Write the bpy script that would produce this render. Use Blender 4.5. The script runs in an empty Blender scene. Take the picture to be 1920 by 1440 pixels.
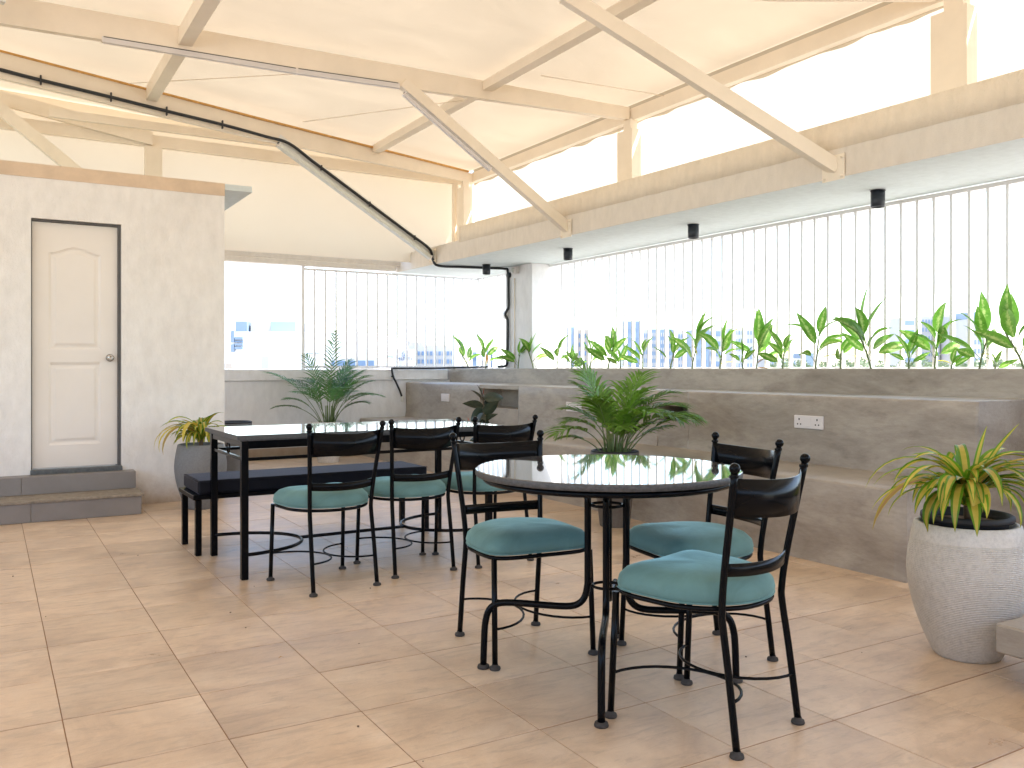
import bpy, bmesh, math, random
from mathutils import Vector, Matrix, noise as mnoise
random.seed(7)
PI = math.pi
D = bpy.data
scn = bpy.context.scene
C = scn.collection

# ------------------------------------------------------------------ camera, world, sun, exposure
S_, C_, F_, H_ = 0.5137, 0.858, 1636.0, 1.2        # view direction (east, north), focal length in px, eye height
cam = D.cameras.new('camera'); cam_o = D.objects.new('camera', cam); C.objects.link(cam_o)
cam_o.location = (0, 0, H_); cam_o.rotation_euler = (PI/2, 0, -math.atan2(S_, C_))
cam.sensor_width = 36; cam.lens = 36*F_/1920; cam.shift_y = -30/1920; cam.clip_end = 5000; cam.clip_start = 0.05
scn.camera = cam_o
SUN_EL, SUN_AZ = math.radians(62), math.radians(127)
world = D.worlds.new('World'); scn.world = world; world.use_nodes = True
wn = world.node_tree.nodes; wl = world.node_tree.links; wn.clear()
sky = wn.new('ShaderNodeTexSky'); sky.sky_type = 'NISHITA'; sky.sun_disc = False
sky.sun_elevation = SUN_EL; sky.sun_rotation = SUN_AZ; sky.air_density = 1.0; sky.dust_density = 1.2; sky.ozone_density = 1.0
bg = wn.new('ShaderNodeBackground'); bg.inputs['Strength'].default_value = 0.15
wo = wn.new('ShaderNodeOutputWorld'); wl.new(sky.outputs[0], bg.inputs[0]); wl.new(bg.outputs[0], wo.inputs[0])
sun = D.lights.new('sun', 'SUN'); sun.energy = 5.0; sun.angle = math.radians(0.6); sun.color = (1.0, 0.95, 0.87)
sun_o = D.objects.new('sun', sun); C.objects.link(sun_o)
sd = Vector((math.sin(SUN_AZ)*math.cos(SUN_EL), math.cos(SUN_AZ)*math.cos(SUN_EL), math.sin(SUN_EL)))
sun_o.rotation_euler = sd.to_track_quat('Z', 'Y').to_euler(); sun_o.location = (3, -3, 20)
vs = scn.view_settings
vs.view_transform = 'Standard'; vs.look = 'None'; vs.gamma = 1; vs.use_curve_mapping = False
vs.exposure = 2.3
scn.render.engine = 'CYCLES'
scn.cycles.max_bounces = 10; scn.cycles.diffuse_bounces = 6; scn.cycles.transmission_bounces = 6
scn.cycles.sample_clamp_indirect = 6.0

# ------------------------------------------------------------------ materials
def nt(name):
    m = D.materials.new(name); m.use_nodes = True
    n = m.node_tree.nodes; l = m.node_tree.links
    return m, n, l, n['Principled BSDF']
def noise_node(n, l, scale, detail=6, rough=.6, vec=None, stretch=None):
    t = n.new('ShaderNodeTexNoise'); t.inputs['Scale'].default_value = scale
    t.inputs['Detail'].default_value = detail; t.inputs['Roughness'].default_value = rough
    if vec is not None:
        if stretch:
            mp = n.new('ShaderNodeMapping'); mp.inputs['Scale'].default_value = stretch
            l.new(vec, mp.inputs[0]); vec = mp.outputs[0]
        l.new(vec, t.inputs['Vector'])
    return t
def ramp(n, l, fac, stops):
    r = n.new('ShaderNodeValToRGB'); e = r.color_ramp.elements
    while len(e) < len(stops): e.new(0.5)
    for k, (p, c) in enumerate(stops):
        e[k].position = p; e[k].color = (*c, 1) if len(c) == 3 else c
    l.new(fac, r.inputs[0]); return r
def mix(n, l, fac, a, b, mode='MIX'):
    m = n.new('ShaderNodeMix'); m.data_type = 'RGBA'; m.blend_type = mode
    for s, v in ((0, fac), (6, a), (7, b)):
        if hasattr(v, 'is_linked'): l.new(v, m.inputs[s])
        elif s == 0: m.inputs[0].default_value = v
        else: m.inputs[s].default_value = (*v, 1)
    return m.outputs[2]
def bump(n, l, h, strength, dist, bsdf):
    b = n.new('ShaderNodeBump'); b.inputs['Strength'].default_value = strength; b.inputs['Distance'].default_value = dist
    l.new(h, b.inputs['Height']); l.new(b.outputs[0], bsdf.inputs['Normal']); return b
def simple(name, col, rough=.5, metal=0, coat=0, var=.12, vscale=6, bmp=0, bscale=60, spec=.5, crough=.08):
    m, n, l, p = nt(name)
    g = n.new('ShaderNodeNewGeometry')
    t = noise_node(n, l, vscale, 5, .6, g.outputs['Position'])
    a = tuple(c*(1-var) for c in col); b = tuple(min(1, c*(1+var)) for c in col)
    r = ramp(n, l, t.outputs[0], [(.3, a), (.7, b)]); l.new(r.outputs[0], p.inputs['Base Color'])
    p.inputs['Roughness'].default_value = rough; p.inputs['Metallic'].default_value = metal
    p.inputs['Coat Weight'].default_value = coat; p.inputs['Coat Roughness'].default_value = crough
    p.inputs['Specular IOR Level'].default_value = spec
    if bmp:
        t2 = noise_node(n, l, bscale, 4, .6, g.outputs['Position']); bump(n, l, t2.outputs[0], bmp, .01, p)
    return m
def concrete(name, c0, c1, c2, rough=.55, streak=(1, 1, 3), stain=(.12, .10, .085), stain_amt=.5, scale=1.6, bmp=.25):
    m, n, l, p = nt(name)
    g = n.new('ShaderNodeNewGeometry'); P = g.outputs['Position']
    a = noise_node(n, l, scale, 9, .62, P, streak); a.inputs['Distortion'].default_value = .8
    r = ramp(n, l, a.outputs[0], [(.28, c0), (.5, c1), (.72, c2)])
    b = noise_node(n, l, scale*3.2, 7, .7, P, streak)
    rb = ramp(n, l, b.outputs[0], [(.52, (0, 0, 0)), (.72, (1, 1, 1))])
    mul = n.new('ShaderNodeMath'); mul.operation = 'MULTIPLY'; mul.inputs[1].default_value = stain_amt
    l.new(rb.outputs[0], mul.inputs[0])
    col = mix(n, l, mul.outputs[0], r.outputs[0], stain)
    f = noise_node(n, l, 30, 8, .75, P, (1, .35, 1.3))
    rf = ramp(n, l, f.outputs[0], [(.32, (.88, .875, .87)), (.68, (1.09, 1.09, 1.09))])
    col = mix(n, l, 1.0, col, rf.outputs[0], 'MULTIPLY')
    l.new(col, p.inputs['Base Color'])
    rr = ramp(n, l, a.outputs[0], [(.3, (rough-.12,)*3), (.7, (rough+.15,)*3)]); l.new(rr.outputs[0], p.inputs['Roughness'])
    bump(n, l, f.outputs[0], bmp, .012, p)
    return m
def plaster(name, col, dirt=(.45, .36, .26), dirt_amt=.35, bmp=.5, low_dirt=True):
    m, n, l, p = nt(name)
    g = n.new('ShaderNodeNewGeometry'); P = g.outputs['Position']
    a = noise_node(n, l, 1.3, 8, .65, P)
    ra = ramp(n, l, a.outputs[0], [(.5, (0, 0, 0)), (.8, (1, 1, 1))])
    fac = ra.outputs[0]
    ml = n.new('ShaderNodeMath'); ml.operation = 'MULTIPLY'; ml.inputs[1].default_value = dirt_amt*.45; l.new(fac, ml.inputs[0]); fac = ml.outputs[0]
    if low_dirt:
        sp = n.new('ShaderNodeSeparateXYZ'); l.new(P, sp.inputs[0])
        nz = noise_node(n, l, 5, 8, .75, P)
        ad = n.new('ShaderNodeMath'); ad.operation = 'MULTIPLY_ADD'; ad.inputs[1].default_value = .35; l.new(nz.outputs[0], ad.inputs[0]); l.new(sp.outputs[2], ad.inputs[2])
        mr = n.new('ShaderNodeMapRange'); mr.inputs[1].default_value = .13; mr.inputs[2].default_value = .42; mr.inputs[3].default_value = dirt_amt*2; mr.inputs[4].default_value = 0
        l.new(ad.outputs[0], mr.inputs[0])
        mx = n.new('ShaderNodeMath'); mx.operation = 'MAXIMUM'; l.new(fac, mx.inputs[0]); l.new(mr.outputs[0], mx.inputs[1]); fac = mx.outputs[0]
    c = mix(n, l, fac, col, dirt)
    b = noise_node(n, l, 14, 7, .6, P, (1, 1, .45)); b2 = noise_node(n, l, 120, 3, .5, P)
    rv = ramp(n, l, b.outputs[0], [(.3, (.93, .93, .93)), (.7, (1.04, 1.04, 1.04))])
    c = mix(n, l, 1.0, c, rv.outputs[0], 'MULTIPLY')
    l.new(c, p.inputs['Base Color']); p.inputs['Roughness'].default_value = .75; p.inputs['Specular IOR Level'].default_value = .3
    ad2 = n.new('ShaderNodeMath'); ad2.operation = 'MULTIPLY_ADD'; ad2.inputs[1].default_value = .25; l.new(b2.outputs[0], ad2.inputs[0]); l.new(b.outputs[0], ad2.inputs[2])
    bump(n, l, ad2.outputs[0], bmp, .02, p)
    return m
def fabric_sheet(name, trans, diff, mixf, var=.12, vscale=.8):
    m, n, l, p = nt(name)
    g = n.new('ShaderNodeNewGeometry'); P = g.outputs['Position']
    a = noise_node(n, l, vscale, 6, .65, P, (1, 1.6, 1)); a.inputs['Distortion'].default_value = 1.2
    r = ramp(n, l, a.outputs[0], [(.3, tuple(c*(1-var) for c in trans)), (.7, tuple(min(1, c*(1+var)) for c in trans))])
    s = noise_node(n, l, 9, 8, .75, P)
    rs = ramp(n, l, s.outputs[0], [(.62, (1, 1, 1)), (.74, (.93, .90, .85))])
    c = mix(n, l, 1.0, r.outputs[0], rs.outputs[0], 'MULTIPLY')
    t = n.new('ShaderNodeBsdfTranslucent'); l.new(c, t.inputs[0])
    d = n.new('ShaderNodeBsdfDiffuse'); d.inputs[0].default_value = (*diff, 1)
    bb = n.new('ShaderNodeBump'); bb.inputs['Strength'].default_value = .4; bb.inputs['Distance'].default_value = .03
    l.new(a.outputs[0], bb.inputs['Height']); l.new(bb.outputs[0], d.inputs['Normal'])
    mx = n.new('ShaderNodeMixShader'); mx.inputs[0].default_value = mixf
    l.new(t.outputs[0], mx.inputs[1]); l.new(d.outputs[0], mx.inputs[2])
    l.new(mx.outputs[0], n['Material Output'].inputs[0])
    return m
def leafmat(name, c0, c1, mid=None, transl=.45, rough=.4, patch=(.55, .62), uvstripe=True):
    """leaf: c0..c1 by noise, pale blotches towards the midrib"""
    m, n, l, p = nt(name)
    uv = n.new('ShaderNodeUVMap'); sp = n.new('ShaderNodeSeparateXYZ'); l.new(uv.outputs[0], sp.inputs[0])
    oi = n.new('ShaderNodeObjectInfo')
    tc = n.new('ShaderNodeTexCoord')
    t = noise_node(n, l, 25, 4, .6, tc.outputs['Object'])
    r = ramp(n, l, t.outputs[0], [(.3, c0), (.7, c1)])
    col = r.outputs[0]
    if mid:
        ab = n.new('ShaderNodeMath'); ab.operation = 'SUBTRACT'; ab.inputs[1].default_value = .5; l.new(sp.outputs[0], ab.inputs[0])
        a2 = n.new('ShaderNodeMath'); a2.operation = 'ABSOLUTE'; l.new(ab.outputs[0], a2.inputs[0])
        t2 = noise_node(n, l, 55, 4, .7, tc.outputs['Object'])
        ad = n.new('ShaderNodeMath'); ad.operation = 'MULTIPLY_ADD'; ad.inputs[1].default_value = 1.1; l.new(a2.outputs[0], ad.inputs[0]); l.new(t2.outputs[0], ad.inputs[2])
        r2 = ramp(n, l, ad.outputs[0], [(patch[0], (1, 1, 1)), (patch[1]+.12, (0, 0, 0))])
        col = mix(n, l, r2.outputs[0], col, mid)
    hv = n.new('ShaderNodeHueSaturation'); l.new(col, hv.inputs['Color'])
    mr = n.new('ShaderNodeMapRange'); mr.inputs[3].default_value = .75; mr.inputs[4].default_value = 1.25; l.new(oi.outputs['Random'], mr.inputs[0]); l.new(mr.outputs[0], hv.inputs['Value'])
    l.new(hv.outputs[0], p.inputs['Base Color']); p.inputs['Roughness'].default_value = rough
    tr = n.new('ShaderNodeBsdfTranslucent'); l.new(hv.outputs[0], tr.inputs[0])
    mx = n.new('ShaderNodeMixShader'); mx.inputs[0].default_value = transl
    l.new(p.outputs[0], mx.inputs[1]); l.new(tr.outputs[0], mx.inputs[2]); l.new(mx.outputs[0], n['Material Output'].inputs[0])
    return m

def floor_tile_mat():
    m, n, l, p = nt('sandy stone tile')
    g = n.new('ShaderNodeNewGeometry'); P = g.outputs['Position']; oi = n.new('ShaderNodeObjectInfo')
    ad = n.new('ShaderNodeVectorMath'); ad.operation = 'ADD'; l.new(P, ad.inputs[0])
    sc = n.new('ShaderNodeVectorMath'); sc.operation = 'SCALE'; sc.inputs['Scale'].default_value = 30
    cx = n.new('ShaderNodeCombineXYZ'); l.new(oi.outputs['Random'], cx.inputs[0]); l.new(oi.outputs['Random'], cx.inputs[2])
    l.new(cx.outputs[0], sc.inputs[0]); l.new(sc.outputs[0], ad.inputs[1])
    V = ad.outputs[0]
    a = noise_node(n, l, 2.2, 9, .65, V, (1, 1.35, 1)); a.inputs['Distortion'].default_value = 1.3
    r = ramp(n, l, a.outputs[0], [(.22, (.46, .33, .225)), (.48, (.66, .505, .36)), (.78, (.78, .645, .50))])
    st = noise_node(n, l, 7, 8, .75, P, (.7, 3.4, 1)); st.inputs['Distortion'].default_value = .7
    rs = ramp(n, l, st.outputs[0], [(.50, (0, 0, 0)), (.72, (1, 1, 1))])
    ms = n.new('ShaderNodeMath'); ms.operation = 'MULTIPLY'; ms.inputs[1].default_value = .46; l.new(rs.outputs[0], ms.inputs[0])
    c = mix(n, l, ms.outputs[0], r.outputs[0], (.22, .16, .12))
    w = noise_node(n, l, 1.3, 9, .72, P); rw = ramp(n, l, w.outputs[0], [(.35, (.80, .78, .77)), (.65, (1.10, 1.08, 1.05))])
    c = mix(n, l, 1.0, c, rw.outputs[0], 'MULTIPLY')
    sp = noise_node(n, l, 30, 3, .5, P); rp = ramp(n, l, sp.outputs[0], [(.76, (0, 0, 0)), (.80, (.5, .5, .5))])
    c = mix(n, l, rp.outputs[0], c, (.10, .07, .05))
    wh = noise_node(n, l, 11, 7, .7, V); rh = ramp(n, l, wh.outputs[0], [(.66, (0, 0, 0)), (.82, (.45, .45, .45))])
    c = mix(n, l, rh.outputs[0], c, (.74, .66, .58))
    hv = n.new('ShaderNodeHueSaturation'); l.new(c, hv.inputs['Color'])
    mr = n.new('ShaderNodeMapRange'); mr.inputs[3].default_value = .92; mr.inputs[4].default_value = 1.07; l.new(oi.outputs['Random'], mr.inputs[0]); l.new(mr.outputs[0], hv.inputs['Value'])
    l.new(hv.outputs[0], p.inputs['Base Color'])
    rr = ramp(n, l, a.outputs[0], [(.3, (.27,)*3), (.7, (.44,)*3)]); l.new(rr.outputs[0], p.inputs['Roughness'])
    p.inputs['Specular IOR Level'].default_value = .6
    f = noise_node(n, l, 60, 6, .7, P); bump(n, l, f.outputs[0], .3, .006, p)
    return m

def granite():
    m, n, l, p = nt('polished dark granite')
    tc = n.new('ShaderNodeTexCoord')
    a = noise_node(n, l, 90, 5, .8, tc.outputs['Object'])
    r = ramp(n, l, a.outputs[0], [(.35, (.018, .018, .02)), (.52, (.07, .07, .075)), (.72, (.24, .24, .25))])
    l.new(r.outputs[0], p.inputs['Base Color']); p.inputs['Roughness'].default_value = .035
    p.inputs['IOR'].default_value = 1.75
    return m
def granite_edge():
    m, n, l, p = nt('sawn granite edge')
    tc = n.new('ShaderNodeTexCoord')
    a = noise_node(n, l, 60, 6, .8, tc.outputs['Object'], (1, 1, 2))
    r = ramp(n, l, a.outputs[0], [(.3, (.025, .024, .023)), (.7, (.11, .105, .10))])
    l.new(r.outputs[0], p.inputs['Base Color']); p.inputs['Roughness'].default_value = .5
    bump(n, l, a.outputs[0], .3, .004, p)
    return m
def velvet(name, c):
    m, n, l, p = nt(name)
    tc = n.new('ShaderNodeTexCoord'); oi = n.new('ShaderNodeObjectInfo')
    a = noise_node(n, l, 5, 6, .65, tc.outputs['Object']); a.inputs['Distortion'].default_value = 1.4
    r = ramp(n, l, a.outputs[0], [(.3, tuple(x*.86 for x in c)), (.7, tuple(x*1.14 for x in c))])
    l.new(r.outputs[0], p.inputs['Base Color']); p.inputs['Roughness'].default_value = .72
    p.inputs['Sheen Weight'].default_value = .55 if c[1] > c[0]*1.3 else .12; p.inputs['Sheen Roughness'].default_value = .35
    p.inputs['Sheen Tint'].default_value = (.55, .9, .9, 1) if c[1] > c[0]*1.3 else (.6, .65, .9, 1)
    p.inputs['Specular IOR Level'].default_value = .2
    f = noise_node(n, l, 350, 2, .5, tc.outputs['Object'])
    am = n.new('ShaderNodeMath'); am.operation = 'MULTIPLY_ADD'; am.inputs[1].default_value = 8; l.new(a.outputs[0], am.inputs[0]); l.new(f.outputs[0], am.inputs[2])
    bump(n, l, am.outputs[0], .22, .002, p)
    return m
def ribbed_pot(name, c, wave=True):
    m, n, l, p = nt(name)
    tc = n.new('ShaderNodeTexCoord'); O = tc.outputs['Object']
    sp = n.new('ShaderNodeSeparateXYZ'); l.new(O, sp.inputs[0])
    a = noise_node(n, l, 60, 5, .8, O); r = ramp(n, l, a.outputs[0], [(.3, tuple(x*.8 for x in c)), (.52, c), (.75, tuple(min(1, x*1.12) for x in c))])
    b = noise_node(n, l, 4, 6, .6, O); rb = ramp(n, l, b.outputs[0], [(.3, (.9, .88, .85)), (.7, (1.05, 1.05, 1.05))])
    c2 = mix(n, l, 1.0, r.outputs[0], rb.outputs[0], 'MULTIPLY')
    l.new(c2, p.inputs['Base Color']); p.inputs['Roughness'].default_value = .6
    if wave:
        w = n.new('ShaderNodeMath'); w.operation = 'MULTIPLY'; w.inputs[1].default_value = 2*PI/.0075; l.new(sp.outputs[2], w.inputs[0])
        s = n.new('ShaderNodeMath'); s.operation = 'SINE'; l.new(w.outputs[0], s.inputs[0])
        mr = n.new('ShaderNodeMapRange'); mr.inputs[1].default_value = .49; mr.inputs[2].default_value = .485; l.new(sp.outputs[2], mr.inputs[0])
        q = n.new('ShaderNodeMath'); q.operation = 'MULTIPLY'; l.new(s.outputs[0], q.inputs[0]); l.new(mr.outputs[0], q.inputs[1])
        q2 = n.new('ShaderNodeMath'); q2.operation = 'ADD'; l.new(q.outputs[0], q2.inputs[0]); l.new(a.outputs[0], q2.inputs[1])
        bump(n, l, q2.outputs[0], .55, .003, p)
    return m

M = {}
M['tile'] = floor_tile_mat()
M['grout'] = simple('brown grout', (.30, .18, .10), .9, bmp=.4)
M['concrete'] = concrete('troweled cement', (.25, .215, .175), (.365, .32, .265), (.465, .42, .355), .42, (1, .8, 2.2), (.14, .12, .10), .42)
M['soil'] = simple('dry soil', (.16, .10, .06), .95, var=.5, vscale=40, bmp=1, bscale=90)
M['plaster'] = plaster('painted plaster', (.85, .82, .78), dirt=(.42, .30, .19), dirt_amt=.42, bmp=.55)
M['plaster_white'] = plaster('white painted plaster', (.80, .80, .81), dirt=(.48, .36, .22), dirt_amt=.30, bmp=.4)
M['skirt'] = plaster('unpainted plaster base', (.38, .30, .22), dirt=(.25, .18, .12), dirt_amt=.5, bmp=.6)
M['beam'] = plaster('cream painted concrete', (.74, .68, .60), dirt=(.62, .46, .30), dirt_amt=.45, bmp=.35, low_dirt=False)
M['upstand'] = plaster('rough tan plaster', (.84, .74, .60), dirt=(.70, .55, .40), dirt_amt=.6, bmp=.9, low_dirt=False)
M['soffit'] = plaster('white soffit paint', (.64, .70, .70), dirt=(.55, .52, .48), dirt_amt=.2, bmp=.15, low_dirt=False)
M['fascia'] = simple('tan fascia paint', (.68, .52, .37), .6, var=.1, bmp=.2)
M['steel'] = simple('cream painted steel', (.84, .75, .62), .42, var=.05, vscale=3, bmp=.06, bscale=25)
M['steel_white'] = simple('white painted steel', (.76, .76, .72), .4, var=.05, bmp=.05)
M['bar'] = simple('off white painted bar', (.88, .88, .90), .4, var=.04)
M['amber'] = simple('amber foam strip', (.60, .33, .10), .8, var=.2, vscale=20)
M['black'] = simple('black gloss metal', (.003, .0035, .0045), .2, coat=0, var=.1, spec=.12)
M['rubber'] = simple('black rubber', (.018, .018, .02), .6, var=.15)
M['dustrubber'] = simple('dusty rubber foot', (.045, .04, .036), .8, var=.3, vscale=60)
M['granite'] = granite(); M['granite_edge'] = granite_edge()
M['teal'] = velvet('teal velvet', (.125, .24, .23))
M['navy'] = velvet('black navy cloth', (.008, .0085, .013))
M['door'] = simple('cream moulded door', (.82, .76, .69), .38, var=.03, vscale=2, bmp=.05, bscale=140)
M['dark_fitting_shade'] = simple('dark grey fittings and reveal shade', (.10, .095, .09), .6)  # dark fittings, and the shade painted round the door leaf
M['threshold'] = simple('grey stone threshold', (.10, .11, .11), .35, var=.3, vscale=40)
M['tread'] = simple('worn stone tread', (.26, .22, .17), .6, var=.3, vscale=25, bmp=.4)
M['riser'] = simple('matte grey brown tile', (.235, .215, .20), .45, var=.1, vscale=3, bmp=.1)
M['steelknob'] = simple('brushed steel', (.55, .52, .48), .25, metal=1)
M['cable'] = simple('black cable', (.016, .018, .022), .45)
M['plate'] = simple('white plastic', (.72, .68, .66), .3, var=.02)
M['hole'] = simple('socket hole', (.02, .015, .012), .8)
M['lamp'] = simple('black anodised lamp', (.012, .018, .028), .35, var=.1)
M['batten'] = simple('milky tube light cover', (.62, .64, .60), .35, var=.04)
M['batten_box'] = simple('white trunking', (.66, .63, .62), .4, var=.04)
M['whitepot'] = ribbed_pot('white ribbed pot', (.66, .63, .58))
M['greypot'] = ribbed_pot('grey fibre pot', (.19, .195, .20), False)
M['brownpot'] = ribbed_pot('grey brown plastic pot', (.15, .135, .12), False)
M['smoothwhite'] = ribbed_pot('smooth white pot', (.68, .66, .63), False)
M['stem'] = simple('green stem', (.14, .20, .07), .5, var=.3, vscale=30)
M['stem_brown'] = simple('brown stem', (.12, .075, .04), .7, var=.4, vscale=40)
M['leaf_var'] = leafmat('variegated leaf', (.10, .27, .03), (.19, .40, .05), mid=(.50, .62, .20), transl=.62, patch=(.46, .56))
M['leaf_yellow'] = leafmat('yellowing leaf', (.40, .42, .03), (.55, .42, .04), transl=.5)
M['leaf_dead'] = leafmat('dead orange leaf', (.55, .30, .03), (.5, .2, .02), transl=.35)
M['palm'] = leafmat('palm leaflet', (.08, .19, .02), (.18, .36, .045), transl=.45, rough=.38)
M['palm2'] = leafmat('blue green palm leaflet', (.06, .17, .05), (.14, .30, .08), transl=.45, rough=.35)
M['strap_green'] = leafmat('strap leaf green edge', (.10, .26, .01), (.17, .36, .02), transl=.4, rough=.35)
M['strap_yellow'] = leafmat('strap leaf yellow centre', (.52, .44, .05), (.66, .52, .10), transl=.35, rough=.4)
M['strap_old'] = leafmat('browned strap leaf', (.50, .26, .12), (.45, .35, .08), transl=.25, rough=.6)
M['rubberleaf'] = leafmat('dark rubber leaf', (.015, .028, .018), (.035, .05, .03), transl=.08, rough=.22)
M['redbud'] = leafmat('red leaf bud', (.45, .05, .03), (.5, .1, .03), transl=.3)
M['roofcloth'] = fabric_sheet('cream tensile roof cloth', (.165, .135, .098), (.84, .75, .60), .55, .11, .7)
M['sidecloth'] = fabric_sheet('cream side cloth', (.66, .52, .36), (.84, .76, .62), .5, .03, .5)
M['clearcloth'] = fabric_sheet('thin pale side sheet', (.34, .315, .275), (.82, .80, .76), .4, .03, .5)
M['city_white'] = simple('far white wall', (.46, .45, .44), .8, var=.06, vscale=.1)
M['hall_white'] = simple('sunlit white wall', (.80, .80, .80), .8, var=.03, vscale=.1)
M['city_pale'] = simple('far pale concrete', (.38, .375, .365), .8, var=.08, vscale=.1)
M['city_blue'] = simple('far blue glazing', (.17, .235, .33), .3, var=.1, vscale=.1)
M['city_dark'] = simple('far window glass', (.09, .15, .25), .3, var=.2, vscale=.3)
M['city_red'] = simple('red pink signboard', (.70, .25, .30), .6)
M['city_beige'] = simple('far beige block', (.38, .33, .28), .8, var=.05, vscale=.1)
M['far_tree'] = leafmat('far tree leaves', (.07, .11, .05), (.12, .16, .08), transl=.3)
M['ground'] = simple('city ground', (.30, .28, .25), .95, var=.3, vscale=.02)

# ------------------------------------------------------------------ mesh helpers
def tag(o, label=None, cat=None, group=None, kind=None):
    if label: o['label'] = label
    if cat: o['category'] = cat
    if group: o['group'] = group
    if kind: o['kind'] = kind
    return o
def empty(name, loc=(0, 0, 0), rz=0, label=None, cat=None, group=None, kind=None):
    o = D.objects.new(name, None); C.objects.link(o); o.location = loc; o.rotation_euler = (0, 0, rz)
    o.empty_display_size = .1
    return tag(o, label, cat, group, kind)
def link(name, me, parent=None, loc=None, rot=None):
    o = D.objects.new(name, me); C.objects.link(o)
    if parent is not None: o.parent = parent
    if loc is not None: o.location = loc
    if rot is not None: o.rotation_euler = rot
    return o
class MB:
    def __init__(self): self.bm = bmesh.new(); self.mi = 0; self.uv = None
    def face(self, vs_, smooth=False):
        try: f = self.bm.faces.new(vs_)
        except ValueError: return None
        f.material_index = self.mi; f.smooth = smooth; return f
    def box(self, x0, x1, y0, y1, z0, z1, bevel=0):
        if bevel:
            b2 = bmesh.new(); r = bmesh.ops.create_cube(b2, size=1)
            for v in b2.verts: v.co = ((x0+x1)/2+v.co.x*(x1-x0), (y0+y1)/2+v.co.y*(y1-y0), (z0+z1)/2+v.co.z*(z1-z0))
            bmesh.ops.bevel(b2, geom=b2.edges[:], offset=bevel, segments=1, affect='EDGES')
            mp = {v: self.bm.verts.new(v.co) for v in b2.verts}
            for f in b2.faces: self.face([mp[v] for v in f.verts])
            b2.free(); return self
        v = [self.bm.verts.new(p) for p in ((x0, y0, z0), (x1, y0, z0), (x1, y1, z0), (x0, y1, z0), (x0, y0, z1), (x1, y0, z1), (x1, y1, z1), (x0, y1, z1))]
        for q in ((3, 2, 1, 0), (4, 5, 6, 7), (0, 1, 5, 4), (1, 2, 6, 5), (2, 3, 7, 6), (3, 0, 4, 7)): self.face([v[i] for i in q])
        return self
    def prism(self, poly, z0, z1):
        a = [self.bm.verts.new((x, y, z0)) for x, y in poly]; b = [self.bm.verts.new((x, y, z1)) for x, y in poly]
        self.face(a[::-1]); self.face(b)
        n = len(poly)
        for i in range(n): self.face([a[i], a[(i+1) % n], b[(i+1) % n], b[i]])
        return self
    def beam(self, p, q, w, h0, h1=None, top=False):
        """bar from p to q (points on the centre of the bottom face), w wide, h tall"""
        p, q = Vector(p), Vector(q); h1 = h0 if h1 is None else h1
        d = (q-p).normalized(); s = Vector((d.y, -d.x, 0)).normalized()*w/2
        up = Vector((0, 0, 1))
        if abs(d.z) > .3: up = s.normalized().cross(d).normalized(); up = up if up.z > 0 else -up
        vs_ = []
        for c, h in ((p, h0), (q, h1)):
            vs_ += [self.bm.verts.new(c-s), self.bm.verts.new(c+s), self.bm.verts.new(c+s+up*h), self.bm.verts.new(c-s+up*h)]
        for f in ((0, 1, 2, 3), (7, 6, 5, 4), (0, 4, 5, 1), (1, 5, 6, 2), (2, 6, 7, 3), (3, 7, 4, 0)): self.face([vs_[i] for i in f])
        return self
    def tube(self, pts, r, seg=8, closed=False, caps=True, radii=None):
        pts = [Vector(p) for p in pts]; n = len(pts); rings = []
        prev = None
        for i, p in enumerate(pts):
            if closed: t = (pts[(i+1) % n]-pts[i-1]).normalized()
            elif i == 0: t = (pts[1]-p).normalized()
            elif i == n-1: t = (p-pts[i-1]).normalized()
            else: t = ((pts[i+1]-p).normalized()+(p-pts[i-1]).normalized()).normalized()
            if prev is None:
                a = Vector((0, 0, 1)) if abs(t.z) < .9 else Vector((1, 0, 0))
                nrm = t.cross(a).normalized()
            else:
                nrm = (prev-t*prev.dot(t)).normalized()
            prev = nrm; b = t.cross(nrm)
            rr = radii[i] if radii else r
            rings.append([self.bm.verts.new(p+(nrm*math.cos(2*PI*k/seg)+b*math.sin(2*PI*k/seg))*rr) for k in range(seg)])
        m = n if closed else n-1
        for i in range(m):
            A, B = rings[i], rings[(i+1) % n]
            for k in range(seg): self.face([A[k], A[(k+1) % seg], B[(k+1) % seg], B[k]], True)
        if caps and not closed: self.face(rings[0][::-1]); self.face(rings[-1])
        return self
    def lathe(self, prof, seg=32, c=(0, 0, 0), smooth=True):
        rings = []
        for r, z in prof:
            if r < 1e-5: rings.append([self.bm.verts.new((c[0], c[1], c[2]+z))])
            else: rings.append([self.bm.verts.new((c[0]+r*math.cos(2*PI*k/seg), c[1]+r*math.sin(2*PI*k/seg), c[2]+z)) for k in range(seg)])
        for A, B in zip(rings, rings[1:]):
            for k in range(seg):
                k2 = (k+1) % seg
                if len(A) == 1 and len(B) == 1: continue
                if len(A) == 1: self.face([A[0], B[k2], B[k]], smooth)
                elif len(B) == 1: self.face([A[k], A[k2], B[0]], smooth)
                else: self.face([A[k], A[k2], B[k2], B[k]], smooth)
        return self
    def ball(self, c, r, u=12, v=8):
        return self.lathe([(r*math.sin(PI*i/v) if 0 < i < v else 0, -r*math.cos(PI*i/v)) for i in range(v+1)], u, c)
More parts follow.
